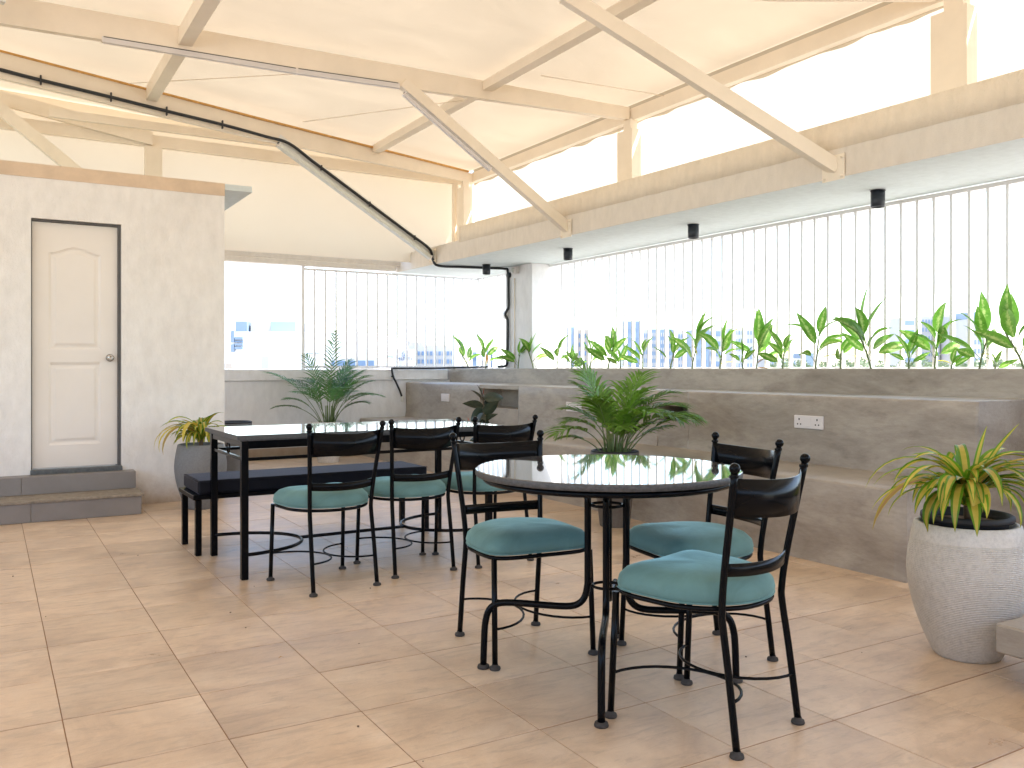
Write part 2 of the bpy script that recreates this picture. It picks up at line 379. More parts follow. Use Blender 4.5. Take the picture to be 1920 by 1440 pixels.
    def ribbon(self, pts, widths, side, fold=0, cols=4, slots=None, up=None):
        """leaf blade along pts; side = width direction; fold lifts the edges"""
        if self.uv is None: self.uv = self.bm.loops.layers.uv.new('UVMap')
        n = len(pts); pts = [Vector(p) for p in pts]; side = Vector(side).normalized(); rows = []
        for i, p in enumerate(pts):
            t = (pts[min(i+1, n-1)]-pts[max(i-1, 0)]).normalized()
            s = (side-t*side.dot(t)).normalized(); nn = s.cross(t)
            if nn.z < 0 and up is None: nn = -nn
            rows.append([self.bm.verts.new(p+s*(widths[i]*k)+nn*(abs(k)*fold*widths[i])) for k in [(-1+2*j/cols) for j in range(cols+1)]])
        for i in range(n-1):
            for j in range(cols):
                if slots: self.mi = slots[j]
                f = self.face([rows[i][j], rows[i][j+1], rows[i+1][j+1], rows[i+1][j]], True)
                if f:
                    for lp, uvc in zip(f.loops, ((j/cols, i/(n-1)), ((j+1)/cols, i/(n-1)), ((j+1)/cols, (i+1)/(n-1)), (j/cols, (i+1)/(n-1)))): lp[self.uv].uv = uvc
        return self
    def mesh(self, name, mats):
        me = D.meshes.new(name); self.bm.normal_update(); self.bm.to_mesh(me); self.bm.free()
        for m in (mats if isinstance(mats, (list, tuple)) else [mats]): me.materials.append(M[m] if isinstance(m, str) else m)
        return me
    def build(self, name, mats, parent=None, loc=None, rot=None):
        return link(name, self.mesh(name, mats), parent, loc, rot)
def copy_tree(o, parent=None, first=True):
    c = o.copy(); C.objects.link(c)
    if parent is not None: c.parent = parent
    for ch in o.children: copy_tree(ch, c)
    return c
def smoothmod(o, lv=1):
    m = o.modifiers.new('sub', 'SUBSURF'); m.levels = lv; m.render_levels = lv

# ------------------------------------------------------------------ ground and floor
MB().box(-2500, 2500, -2500, 2500, -31, -30).build('ground', 'ground')
tag(D.objects['ground'], kind='structure')
floor = MB().box(-6, 6.4, -4.5, 12, -.3, -.0028).build('floor', 'grout'); tag(floor, kind='structure')
X0, Y0, T = .2135, 2.44, .4513
def proj(x, y, z):
    d = S_*x+C_*y; r = C_*x-S_*y
    return (960+F_*r/d, 690+(H_-z)*F_/d, d) if d > .05 else (9e9, 9e9, d)
cells = []
for i in range(-13, 10):
    for j in range(-15, 20):
        x = X0+i*T; y = Y0+j*T*1.0
        if x > 4.38 or y > 11.4 or x < -5.8 or y < -4.4: continue
        cells.append((i, j, x, y))
def vis(x, y):
    if y+T > 8.27 and x < 1.7: return False
    pts = [proj(x+a, y+b, 0) for a in (0, T) for b in (0, T)]
    return any(p[2] > .3 for p in pts) and not (max(p[0] for p in pts) < 0 or min(p[0] for p in pts) > 1920 or max(p[1] for p in pts) < 690 or min(p[1] for p in pts) > 1440)
seen = sorted([c for c in cells if vis(c[2], c[3])], key=lambda c: proj(c[2]+T/2, c[3]+T/2, 0)[2])[:296]
seenset = {(c[0], c[1]) for c in seen}
g = .0023
tb = MB().box(g*.8, T-g*.8, g*1.5, T-g*1.5, -.012, 0, bevel=.0012); tile_me = tb.mesh('tile', 'tile')
for (i, j, x, y) in seen:
    o = link('tile', tile_me, floor, (x, y, random.uniform(-.0008, .0004)), (random.uniform(-.0012, .0012), random.uniform(-.0012, .0012), random.uniform(-.0008, .0008)))
rest = MB()
for (i, j, x, y) in cells:
    if (i, j) not in seenset: rest.box(x+g, x+T-g, y+g, y+T-g, -.012, 0)
tag(rest.build('outer_tiles', 'tile', floor), kind='stuff')
# crumbs and small stones on the floor
cr = MB()
for k in range(24):
    x = random.uniform(.1, 4.0); y = random.uniform(2.0, 7.0); s = random.uniform(.002, .005)
    cr.lathe([(0, 0), (s, s*.3), (s*.8, s*.9), (0, s)], 5, (x, y, .0005), False)
tag(cr.build('floor_crumbs', 'stem_brown'), kind='stuff')
lf = MB(); lf.ribbon([(0, 0, .004), (.012, .002, .008), (.026, 0, .003)], [.001, .005, .0005], (0, 1, 0), .2, 2)
fl = lf.build('fallen_leaf', 'leaf_dead'); fl.location = (1.02, 3.58, 0)
tag(fl, 'tiny orange dried leaf scrap lying on the bare floor tiles', 'leaf')

# ------------------------------------------------------------------ stair room on the left, with its door and steps
YW = 8.27
room = empty('plastered_room', (0, YW, 0), 0, 'small white plastered room with a cream panel door and flat roof slab', 'building')
w = MB(); dx0, dx1, dz0, dz1 = .295, .985, .34, 2.45
w.box(-6, dx0, 0, .22, 0, 2.79).box(dx1, 1.86, 0, .22, 0, 2.79).box(dx0, dx1, 0, .22, dz1, 2.79).box(dx0, dx1, 0, .22, 0, dz0)
w.box(1.64, 1.86, .22, 3.2, 0, 2.79)
w.build('wall', 'plaster', room)
slab = MB().box(-6, 2.11, .004, 3.3, 2.865, 2.90).build('roof_slab', 'soffit', room)
MB().box(-6, 1.862, -.006, .2, 2.786, 2.902).build('fascia', 'fascia', room)
MB().prism([(1.862, .0), (2.112, .0), (2.112, 3.3), (1.862, 3.3)], 2.845, 2.8645).build('slab_edge', 'soffit', room)
fr = MB().box(dx0+.001, dx0+.009, .03, .2, dz0, dz1-.002).box(dx1-.026, dx1-.002, .03, .2, dz0, dz1-.002).box(dx0+.009, dx1-.026, .03, .2, dz1-.018, dz1-.002)  # dark strips, wider at right and top, paint the shade in the reveal
# door leaf with moulded panels built as a height field
door = None
fr.build('door_frame_shade', 'dark_fitting_shade', room)
def door_mesh():
    b = MB(); Wd, Hd = .655, 2.07; nx, nz = 66, 200
    def depth(x, z):
        # raised moulding: groove then raised field
        def panel(x0, x1, z0, z1, arch):
            zt = z1
            if arch:
                q = (x-(x0+x1)/2)/((x1-x0)/2); q = max(-1, min(1, q)); zt = z1-.052*(1-math.cos(PI*min(1, abs(q)*1.0)))/2*1.0
            dd = min(x-x0, x1-x, z-z0, zt-z)
            return dd
        d = 0
        for (a, b_, c, e, ar) in ((.125, .52, 1.0, 1.87, True), (.125, .52, .19, .885, False)):
            dd = panel(a, b_, c, e, ar)
            if dd > 0:
                if dd < .012: d = -dd/.012*.010
                elif dd < .030: d = -.010
                elif dd < .050: d = -.010+(dd-.030)/.020*.009
                else: d = -.001
        return d
    V = [[b.bm.verts.new((i*Wd/nx, -depth(i*Wd/nx, k*Hd/nz), k*Hd/nz)) for i in range(nx+1)] for k in range(nz+1)]
    for k in range(nz):
        for i in range(nx): b.face([V[k][i], V[k][i+1], V[k+1][i+1], V[k+1][i]], False)
    b.box(0, Wd, .0125, .035, 0, Hd)
    return b.mesh('door', 'door')
dr = link('door', door_mesh(), room, (dx0+.010, .062, dz0+.019))
kb = MB()
kb.lathe([(0, 0), (.033, 0), (.033, .006), (.014, .010), (.012, .03), (.026, .036), (.029, .052), (.022, .064), (.010, .066), (.009, .062), (0, .062)], 24)
k = kb.build('knob', 'steelknob', dr, (.595, -.001, .93), (PI/2, 0, 0))
MB().box(dx0-.005, dx1+.005, -.035, .06, dz0-.028, dz0+.012, .004).build('threshold', 'threshold', room)
steps = empty('door_steps', (0, 7.72, 0), 0, 'two low steps faced with grey tiles below the panel door', 'steps')
core = MB().box(-6, 1.06, .012, .548, 0, .148).box(-6, 1.065, .39, .548, .148, .309); core.build('step_core', 'skirt', steps)
xe = 1.073
tile_edges = [.275, -.525, -1.325, -2.125, -2.925, -3.725, -4.525, -5.3]
x1 = xe
for x in tile_edges:
    MB().box(x+.0015, x1-.0015, 0, .011, .002, .147, .001).build('tile', 'riser', steps); x1 = x
MB().box(1.0605, xe, .0125, .54, .002, .147, .001).build('tile', 'riser', steps)
x1 = 1.08
for x in [.22, -.58, -1.38, -2.18, -2.98, -3.78, -4.58, -5.3]:
    MB().box(x+.0015, x1-.0015, .376, .389, .170, .312, .001).build('tile', 'riser', steps); x1 = x
MB().box(-5.3, 1.09, -.012, .375, .1485, .169, .003).build('tread', 'tread', steps)
# small tiled top of the second step
MB().box(-5.3, 1.08, .39, .545, .3095, .3125).build('top_tile', 'riser', steps)

# ------------------------------------------------------------------ far low wall, lintel, added unseen left parapet and rear wall
pw = empty('parapet_wall', (0, 11.45, 0), 0, 'low white parapet wall with a coping band below the open view', 'wall')
MB().box(-1, 6.5, 0, .2, .0, 1.03).build('wall', 'plaster_white', pw)
MB().box(-1, 5.745, -.028, .25, 1.032, 1.18, .006).build('coping', 'plaster_white', pw)
MB().box(-1, 4.42, -.03, -.001, 0, .146, .004).build('skirting', 'skirt', pw)
lt = empty('lintel_beam', (0, 11.4, 0), 0, 'cream beam over the wide opening beside the window bars', 'beam')
MB().box(-1.5, 4.93, 0, .16, 2.57, 2.64, .01).build('roller', 'beam', lt)
MB().box(-1.5, 5.0, .01, .15, 2.642, 2.72).build('fascia_board', 'beam', lt)
lw = MB().box(-6.2, -6, -4.5, 8.3, -.2, 1.3).build('added_side_parapet', 'plaster_white'); tag(lw, 'unseen plastered parapet added on the left, kept low to let light in', 'wall')  # added out of view, low so that sky light comes in from the left
rw = MB().box(-6, 5.8, -4.7, -4.5, -.2, 2.3).build('added_rear_wall', 'skirt'); tag(rw, 'unseen dark plaster wall added behind the camera to shape reflections and fill light', 'wall')  # added out of view: darkens chair reflections, low enough to admit fill light

# ------------------------------------------------------------------ stepped concrete bench and planter on the right
XB, XT, XPL = 4.40, 5.09, 5.79
bench = empty('stepped_concrete_bench', (XB, 3.05, 0), 0, 'two tier built-in seat of troweled grey cement running under the window bars', 'bench')
def bevbox(x0, x1, y0, y1, z0, z1, name, mat, par, bev=.012):
    return MB().box(x0-XB, x1-XB, y0-3.05, y1-3.05, z0, z1, bev).build(name, mat, par)
def wavy_tier(x0, x1, y0, y1, z0, z1, name, lip=.006):
    """troweled tier with slightly uneven faces"""
    b = MB(); nx, ny, nz = 8, 90, 6; r = .018
    prof = [(x0, z0+(z1-z0-r)*k/5) for k in range(6)]+[(x0+r*.3, z1-r*.3), (x0+r, z1)]+[(x0+r+(x1-x0-r)*k/4, z1) for k in range(1, 5)]
    rows = []
    for j in range(ny+1):
        y = y0+(y1-y0)*j/ny; row = []
        for (x, z) in prof:
            q = mnoise.noise(Vector((x*.9, y*.9, z*1.5)))*lip+mnoise.noise(Vector((x*4, y*3, z*5)))*.0018
            flare = .014*max(0, 1-(z-z0)/.07)**2 if z < z1-.02 else 0
            row.append(b.bm.verts.new((x-XB+(q if z < z1-.02 else 0)-flare, y-3.05, z+(q*.4 if z >= z1-.02 else 0))))
        rows.append(row)
    for j in range(ny):
        for k in range(len(prof)-1): b.face([rows[j][k], rows[j+1][k], rows[j+1][k+1], rows[j][k+1]], True)
    # near end and far end
    for row, y, rev in ((rows[0], y0, False), (rows[-1], y1, True)):
        c = b.bm.verts.new((x1-XB, y-3.05, z0)); f = row+[c]
        b.face(f[::-1] if rev else f)
    return b.build(name, 'concrete', bench)
wavy_tier(XB, XT+.02, 3.05, 11.44, 0, .51, 'lower_tier')
# upper tier: solid runs between the two recessed niches
N1 = (8.36, 9.25); N2 = (5.60, 5.98); NZ = (.735, .955)
wavy_tier(XT, XPL+.02, 3.05, N2[0], .505, 1.0, 'upper_tier')
wavy_tier(XT, XPL+.02, N2[1], N1[0], .505, 1.0, 'upper_tier')
wavy_tier(XT, XPL+.02, N1[1], 11.44, .505, 1.0, 'upper_tier')
for a, b_ in (N1, N2):
    if b_ < 7: NZ = (.738, .872)
    n_ = MB()
    n_.box(XT-XB+.002, XPL-XB, a-3.05-.01, b_-3.05+.01, .505, NZ[0]).box(XT-XB+.002, XPL-XB, a-3.05-.01, b_-3.05+.01, NZ[1], .998).box(XT-XB+.3, XPL-XB, a-3.05-.01, b_-3.05+.01, NZ[0], NZ[1])
    n_.build('niche', 'concrete', bench)
pl = empty('planter_trough', (XPL, 3, 0), 0, 'long grey cement planter along the top of the stepped bench', 'planter')
b = MB(); ny = 120
for j in range(ny): pass
b.box(0, .07, -5, 8.62, .99, 1.195, .008); b.box(.0, .07, -5, .045, 0, .99)
b.build('front_wall', 'concrete', pl)
MB().box(.07, .50, -5, 8.45, .99, 1.165).build('soil', 'soil', pl)
MB().box(.44, .62, -5, 8.62, 1.0, 1.172, .004).build('back_kerb', 'plaster_white', pl)

# low floating concrete slab at the right edge
MB().box(XT-XB+.001, XPL-XB+.02, .002, 8.38, .001, .504).build('tier_core', 'concrete', bench)
ls = empty('low_concrete_seat', (3.26, 1.894, 0), 0, 'low rough concrete slab seat at the right edge before the white pot', 'bench')
MB().box(0, .9, -1.6, 0, .125, .235, .008).build('slab', 'concrete', ls)
MB().box(.12, .8, -1.5, -.14, 0, .124).build('support', 'concrete', ls)

# ------------------------------------------------------------------ concrete canopy over the bars, column
def xb(y): return 5.35-.031*y
can = empty('concrete_canopy', (5.2, 3, 0), 0, 'white concrete ceiling slab with cream edge beam above the window bars', 'canopy')
def cprism(poly, z0, z1, name, mat, par=can): return MB().prism([(x-5.2, y-3) for x, y in poly], z0, z1).build(name, mat, par)
cprism([(xb(-3), -3), (6.62, -3), (6.62, 11.7), (xb(11.7), 11.7)], 2.565, 2.76, 'slab', 'soffit')  # outer edge extended out of view to keep direct sun off the column
cprism([(xb(-3)-.012, -3), (xb(-3)-.001, -3), (xb(11.62)-.001, 11.62), (xb(11.62)-.012, 11.62)], 2.565, 2.775, 'edge_beam', 'beam')
def rough_strip():
    b = MB(); ny = 220
    rows = []
    for j in range(ny+1):
        y = -3+(9.69+3)*j/ny; w_ = mnoise.noise(Vector((y*2.2, 3, 0)))*.012+mnoise.noise(Vector((y*9, 1, 0)))*.006
        x = xb(y)-.017; q = mnoise.noise(Vector((y*6, 7, 1)))*.004
        rows.append([b.bm.verts.new(p) for p in ((x+.02-5.2, y-3, 2.765+w_), (x+q-5.2, y-3, 2.772+w_), (x-q-5.2, y-3, 2.87), (x-5.2, y-3, 2.962+w_*.3), (x+.02-5.2, y-3, 2.975), (x+.14-5.2, y-3, 2.975))])
    for j in range(ny):
        for k in range(5): b.face([rows[j][k], rows[j+1][k], rows[j+1][k+1], rows[j][k+1]], True)
    b.face(rows[-1])
    return b.build('upstand', 'upstand', can)
rough_strip()
cprism([(xb(-3)+.0, -3), (6.45, -3), (6.45, 11.5), (xb(11.5)+.0, 11.5)], 2.761, 2.80, 'top_screed', 'beam')
col = empty('column', (6.03, 9.57, 0), 0, 'white painted square column between the two runs of window bars', 'column')
MB().box(0, .55, 0, .68, 1.17, 2.564, .004).build('shaft', 'plaster_white', col)
# small things on the column
jb = empty('junction_box', (6.03, 9.93, 2.50), 0, 'white square junction box with glass cover high on the column', 'junction box')
MB().box(-.06, -.001, -.05, .05, -.045, .045, .006).build('box', 'plate', jb)
MB().lathe([(.034, 0), (.034, .012), (.028, .024), (.016, .03), (0, .031)], 20).build('cover', 'batten', jb, (-.06, .01, 0), (0, -PI/2, 0))
rd = empty('round_conduit_box', (6.03, 10.125, 2.455), 0, 'round black conduit box on the column below the ceiling', 'junction box')
MB().lathe([(0, 0), (.037, 0), (.037, .035), (.03, .04), (0, .04)], 20).build('box', 'lamp', rd, (-.001, 0, 0), (0, -PI/2, 0))
wd = empty('round_white_box', (6.03, 10.215, 1.923), 0, 'round white box halfway up the cable on the column', 'junction box')
MB().lathe([(0, 0), (.058, 0), (.058, .025), (.05, .032), (0, .033)], 24).build('box', 'plate', wd, (-.001, 0, 0), (0, -PI/2, 0))
tp = MB().tube([(0, 0, 0), (0, 0, 1.2)], .007, 8).build('thin_pipe', 'steel', None, (6.018, 9.985, 1.2))
tag(tp, 'thin grey pipe running down the column beside the black cable', 'pipe')

# ------------------------------------------------------------------ window bars
def grille(name, x0, y0, axis, ats, length, z0, z1, label, post=None):
    g_ = empty(name, (x0, y0, 0), 0, label, 'window bars', 'white window bars')
    b = MB()
    me = (MB().box(-.0115, .0115, -.016, .016, z0+.028, z1-.028) if axis == 'x' else MB().box(-.018, .018, -.0115, .0115, z0+.028, z1-.028)).mesh('bar', 'bar')
    for a in ats: link('bar', me, g_, (a, 0, 0) if axis == 'x' else (0, a, 0))
    for nm, za, zb in (('top_rail', z1-.03, z1), ('bottom_rail', z0, z0+.03)):
        if axis == 'x': MB().box(0, length, -.014, .014, za, zb).build(nm, 'bar', g_)
        else: MB().box(-.014, .014, 0, length, za, zb).build(nm, 'bar', g_)
    return g_
ra = [3.577-.145*8+.1425*i for i in range(49)]
ra = [a for a in ra if a < 9.5]
grille('window_bars', 6.3, 1.9, 'y', [a-1.9 for a in ra], 9.555-1.9, 1.178, 2.552, 'long run of vertical white bars above the planter on the right')
grille('window_bars', 6.3, 10.26, 'y', [.07+.142*i for i in range(9)], 11.5-10.26, 1.178, 2.552, 'short run of white bars between the column and the far corner')
gl = grille('window_bars', 3.62, 11.5, 'x', [.15+.1505*i for i in range(17)], 6.29-3.62, 1.20, 2.545, 'white bars above the far parapet wall left of the corner')
MB().box(-.03, .012, -.02, .02, 1.181, 2.70).build('post', 'bar', gl)
MB().box(2.655, 2.685, -.016, .016, 1.181, 2.55).build('post', 'bar', gl)
MB().box(1.30, 1.33, -.06, .0, 1.178, 1.22).build('bracket', 'bar', gl)

# ------------------------------------------------------------------ steel frame of the tensile roof
XE = 5.8
frame = empty('steel_roof_frame', (XE, 7, 0), 0, 'cream painted steel frame of rafters, purlins, posts and struts carrying the cloth roof', 'roof frame')
fo = Vector((XE, 7, 0))
def fb(name, p, q, w, h0, h1=None, mat='steel', par=frame, off=fo):
    return MB().beam(Vector(p)-off, Vector(q)-off, w, h0, h1).build(name, mat, par)
R1a, R1b = (5.78, 7.27, 3.815), (-4.5, 8.9, 4.18)
R2a, R2b = (5.78, 10.76, 3.785), (-4.5, 8.4, 4.16)
fb('rafter', R1a, (3.35, 7.66, 3.862), .07, .125, .20); fb('rafter', (3.35, 7.66, 3.862), (-.1, 8.21, 3.985), .07, .20, .235)
fb('rafter', (-.1, 8.21, 3.985), R1b, .07, .235, .25)
fb('rafter', R2a, (2.6, 10.05, 3.815), .06, .13, .22); fb('rafter', (2.6, 10.05, 3.815), (0, 9.44, 3.905), .06, .22, .25)
fb('rafter', (0, 9.44, 3.905), R2b, .06, .25, .25)
fb('rafter', (5.78, 3.77, 3.815), (4.83, 4.38, 3.835), .07, .13, .16); fb('rafter', (4.83, 4.38, 3.835), (3.3, 5.35, 3.97), .07, .16, .16)
fb('rafter', (3.3, 5.35, 3.97), (-4.5, 7.9, 4.25), .07, .16, .16)
fb('edge_strip', (5.7, 10.71, 3.916), (2.6, 10.02, 4.037), .05, .02, .02, 'amber'); fb('edge_strip', (2.6, 10.02, 4.037), (-.3, 9.36, 4.162), .05, .02, .02, 'amber')
# purlins, in bays between the rafters
def purlin(xc, zb, h, spans, w=.10):
    for y0, y1 in spans: fb('purlin', (xc, y0, zb), (xc, y1, zb), w, h)
purlin(4.2, 3.925, .09, ((-4, 4.72), (4.85, 7.49), (7.57, 10.38)))
purlin(1.45, 3.985, .14, ((-4, 6.2), (6.3, 7.93), (8.01, 9.74)), .11)
purlin(-1.3, 4.10, .14, ((-4, 8.3),), .11)
fb('eave_beam', (5.83, -4.4, 3.80), (5.83, 10.92, 3.80), .08, .13)
fb('far_beam', (5.75, 10.97, 3.79), (-4.5, 10.97, 3.80), .06, .14)
fb('far_purlin', (3.3, 10.6, 3.90), (.55, 10.6, 3.90), .06, .09)
fb('gable_rafter', (1.63, 10.9, 3.80), (-3, 10.9, 4.5), .06, .15)
for (x, y, w_, d_) in ((5.80, 3.66, .12, .27), (5.80, 7.28, .12, .25), (5.66, 10.75, .12, .2)):
    MB().box(x-.06-XE, x+.06-XE, y-d_/2-7, y+d_/2-7, 2.80, 3.70).box(x-.045-XE, x+.045-XE, y-d_/2-7+.04, y+d_/2-7-.09, 3.70, 3.81).build('post', 'steel', frame)
MB().box(5.59-XE, 5.66-XE, 3.93, 3.99, 2.70, 3.79).build('post', 'steel', frame)
MB().box(1.55-XE, 1.74-XE, 3.90, 3.96, 2.6, 3.79).build('post', 'steel', frame)
MB().box(5.93-XE, 5.95-XE, .62, .64, 2.8, 3.80).build('post', 'steel', frame)
def strut(p, q, mat='steel', plate=True, w=.085):
    s_ = fb('strut', p, q, w, w*1.15, None, mat)
    if plate:
        px_, py_, pz_ = p; x = xb(py_)-.018
        MB().box(x-.008-XE, x-XE, py_-.105-7, py_+.085-7, pz_-.055, pz_+.125).build('base_plate', 'steel', s_)
        for a in (-.085, .065):
            for c_ in (-.035, .1):
                MB().lathe([(0, 0), (.011, 0), (.011, .008), (.006, .010), (.006, .02), (0, .02)], 8, smooth=False).build('bolt', 'steel', s_, (x-.008-XE, py_+a-7, pz_+c_), (0, -PI/2, 0))
    return s_
strut((xb(4.2)-.02, 4.2, 2.60), (3.46, 5.12, 3.80)); strut((xb(7.44)-.02, 7.44, 2.60), (3.33, 7.63, 3.86)); strut((xb(10.4)-.02, 10.4, 2.64), (2.85, 10.12, 3.83), 'steel_white')
strut((1.40, 10.78, 2.83), (.02, 10.78, 3.94), 'steel', False, .11)
wires = MB()
for p, q in (((3.05, 9.7, 3.99), (4.35, 7.6, 3.93)), ((4.45, 6.9, 3.95), (5.78, 6.7, 3.92)), ((1.2, 9.5, 4.06), (3.3, 7.7, 4.05))):
    wires.tube([Vector(p)-fo, Vector(q)-fo], .004, 6)
wires.build('tie_wire', 'steel', frame)

# cloth roof
def zr(x, y): return 3.965+(5.85-x)*.042
cl = empty('cloth_roof', (0, 0, 0), 0, 'cream translucent cloth roof stretched over the steel frame', 'cloth roof')
b = MB(); nx, ny = 110, 140; G = []
for i in range(nx+1):
    x = -7+12.92*i/nx; col_ = []
    for j in range(ny+1):
        y = -4.8+16.3*j/ny
        z = zr(x, y)+.006
        sag = .0
        # tension wrinkles that run from the posts into the bays
        w_ = mnoise.noise(Vector((x*1.2+y*.5, (y-x*.4)*.45, 2)))*.024+mnoise.noise(Vector((x*3.2, y*1.0, 5)))*.006
        near = min(abs(x-4.2), abs(x-1.45), abs(x+1.3), abs(x-5.83))
        k_ = min(1, near/.5)
        col_.append(b.bm.verts.new((x, y, z+.045+(w_+.02)*k_)))
    G.append(col_)
for i in range(nx):
    for j in range(ny): b.face([G[i][j], G[i+1][j], G[i+1][j+1], G[i][j+1]], True)
b.build('roof_sheet', 'roofcloth', cl)
b = MB(); rows = []
for j in range(400):
    y = -4.4+15.3*j/399; hz = 3.785+.012*math.sin(y*9)+.016*mnoise.noise(Vector((y*2.4, 0, 0)))+.01*math.sin(y*23)*max(0, mnoise.noise(Vector((y*1.3, 4, 0))))
    rows.append([b.bm.verts.new((5.885+.01*math.sin(y*14)*k, y, z)) for k, z in ((0, 4.01), (.3, 3.9), (1, hz))])
for j in range(399):
    for k in range(2): b.face([rows[j][k], rows[j+1][k], rows[j+1][k+1], rows[j][k+1]], True)
b.build('hem', 'roofcloth', cl)
def cloth_wall(name, p0, p1, z0, z1, mat, label, amp=.01, n=80):
    b = MB(); p0 = Vector(p0); p1 = Vector(p1); d = (p1-p0); nn = Vector((d.y, -d.x, 0)).normalized(); R_ = []
    for i in range(n+1):
        p = p0+d*i/n
        R_.append([b.bm.verts.new(p+nn*(amp*mnoise.noise(Vector((i*.35, k*.4, 0)))*2)+Vector((0, 0, z0+((z1 if z1 > 0 else zr(p.x, 0)+.045)-z0)*k/12))) for k in range(13)])
    for i in range(n):
        for k in range(12): b.face([R_[i][k], R_[i+1][k], R_[i+1][k+1], R_[i][k+1]], True)
    o = b.build(name, mat); tag(o, label, 'cloth screen'); return o
cloth_wall('end_cloth', (-6, 11.08, 0), (5.98, 11.08, 0), 2.66, -1, 'sidecloth', 'large plain cream cloth screen closing the far end under the roof')
cloth_wall('side_cloth', (6.0, 11.08, 0), (6.0, -4.5, 0), 2.72, 4.0, 'clearcloth', 'thin bright sheet between the concrete canopy and the roof edge', .012, 120)

# lights on the frame
def light_bar(name, p, q, w, h, mat, label, seg=None):
    o = empty(name, p, 0, label, 'tube light')
    P = Vector(p); Qv = Vector(q)
    MB().beam(Vector((0, 0, 0)), Qv-P, w, h).build('cover', mat, o)
    d = (Qv-P).normalized()
    for e, s in ((Vector((0, 0, 0))-d*.012, 1), (Qv-P, 1)):
        MB().beam(e, e+d*.012, w+.006, h+.006).build('end_cap', 'plate', o)
    MB().beam(Vector((0, 0, h)), Qv-P+Vector((0, 0, h)), w*.6, .012).build('rail', 'dark_fitting_shade', o)
    return o
def on(a, b, t): return tuple(a[i]+(b[i]-a[i])*t for i in range(3))
light_bar('tube_light', (.82, 8.03, 3.925), (2.38, 7.79, 3.865), .045, .04, 'batten_box', 'long white light trunking under the middle rafter near the door')
light_bar('tube_light', (2.40, 7.785, 3.864), (3.30, 7.60, 3.832), .045, .04, 'batten_box', 'shorter white light trunking under the middle rafter ending at the strut')
s1p, s1q = (xb(7.44)-.02, 7.44, 2.60), (3.33, 7.63, 3.86)
a_ = on(s1p, s1q, .97); b_ = on(s1p, s1q, .48)
light_bar('tube_light', (a_[0]-.03, a_[1]-.03, a_[2]-.055), (b_[0]-.03, b_[1]-.03, b_[2]-.055), .045, .03, 'batten_box', 'white light trunking fixed under the middle sloping strut')
s2p, s2q = (xb(10.4)-.02, 10.4, 2.64), (2.85, 10.12, 3.83)
a_ = on(s2p, s2q, .985); b_ = on(s2p, s2q, .03)
light_bar('tube_light', (a_[0]-.02, a_[1]-.06, a_[2]-.05), (b_[0]-.02, b_[1]-.06, b_[2]-.05), .075, .045, 'batten', 'pale green tinted tube light along the far sloping strut')

# black cable with clips
cb = empty('black_cable', (0, 9, 3.5), 0, 'thick black cable clipped along the far rafter and strut down to the column', 'cable')
def r2pt(t):
    pts = ((-.3, 9.37, 3.985), (0, 9.44, 3.98), (.42, 9.53, 3.955), (1.05, 9.67, 3.93), (1.6, 9.80, 3.905), (2.2, 9.93, 3.88), (2.7, 10.03, 3.84))
    return pts
raw = [Vector(p)+Vector((0, -.05, 0)) for p in r2pt(0)]
sraw = [Vector(on(s2q, s2p, t))+Vector((.012, -.075, .06)) for t in (.06, .2, .4, .6, .8, .95)]
down = [Vector(p) for p in ((xb(10.4)-.05, 10.33, 2.62), (xb(10.4)+.03, 10.33, 2.545), (5.4, 10.3, 2.545), (5.8, 10.22, 2.545), (5.96, 10.16, 2.54), (6.0, 10.13, 2.50), (6.005, 10.125, 2.2), (6.005, 10.125, 2.02), (6.0, 10.16, 1.975), (5.98, 10.165, 1.92), (6.0, 10.15, 1.87), (6.005, 10.14, 1.8), (6.0, 10.14, 1.4), (5.995, 10.14, 1.26), (5.98, 10.19, 1.225), (5.95, 10.3, 1.22))]
allp = raw+sraw+down
def catmull(P, n=6):
    out = []
    for i in range(len(P)-1):
        p0 = P[max(i-1, 0)]; p1 = P[i]; p2 = P[i+1]; p3 = P[min(i+2, len(P)-1)]
        for k in range(n):
            t = k/n; out.append(.5*((2*p1)+(-p0+p2)*t+(2*p0-5*p1+4*p2-p3)*t*t+(-p0+3*p1-3*p2+p3)*t**3))
    out.append(P[-1]); return out
co = Vector((0, 9, 3.5))
MB().tube([p-co for p in catmull(allp, 5)], .018, 8).build('cable', 'cable', cb)
path = catmull(raw+sraw, 8)
clips = [(.02, 9.39), (.42, 9.5), (1.05, 9.6), (1.6, 9.7), (2.2, 9.8)]
for x, _ in clips:
    p = min(path, key=lambda v: abs(v.x-x))
    MB().box(-.008, .008, -.018, .02, -.045, .045, .003).build('clip', 'cable', cb, p-co)
for t in (.25, .55, .85):
    p = Vector(on(s2q, s2p, t))+Vector((.012, -.075, .06))
    MB().box(-.008, .008, -.018, .02, -.03, .03, .003).build('clip', 'cable', cb, p-co)
cb2 = empty('black_cable', (5.75, 11.4, 1.2), 0, 'black cable lying on the far parapet and hanging down beside the bench', 'cable')
pts = [Vector(p) for p in ((5.95, 10.6, 1.215), (5.93, 11.0, 1.212), (5.8, 11.3, 1.205), (5.5, 11.38, 1.197), (5.0, 11.395, 1.196), (4.87, 11.40, 1.195), (4.85, 11.385, 1.18), (4.87, 11.385, 1.08), (4.93, 11.405, .98), (4.98, 11.41, .88), (5.01, 11.41, .80))]
co2 = Vector((5.75, 11.4, 1.2))
MB().tube([p-co2 for p in catmull(pts, 6)], .014, 8).build('cable', 'cable', cb2)
MB().box(-.016, .016, -.012, .012, -.05, .03, .004).build('connector', 'steel_white', cb2, Vector((5.015, 11.40, .77))-co2)
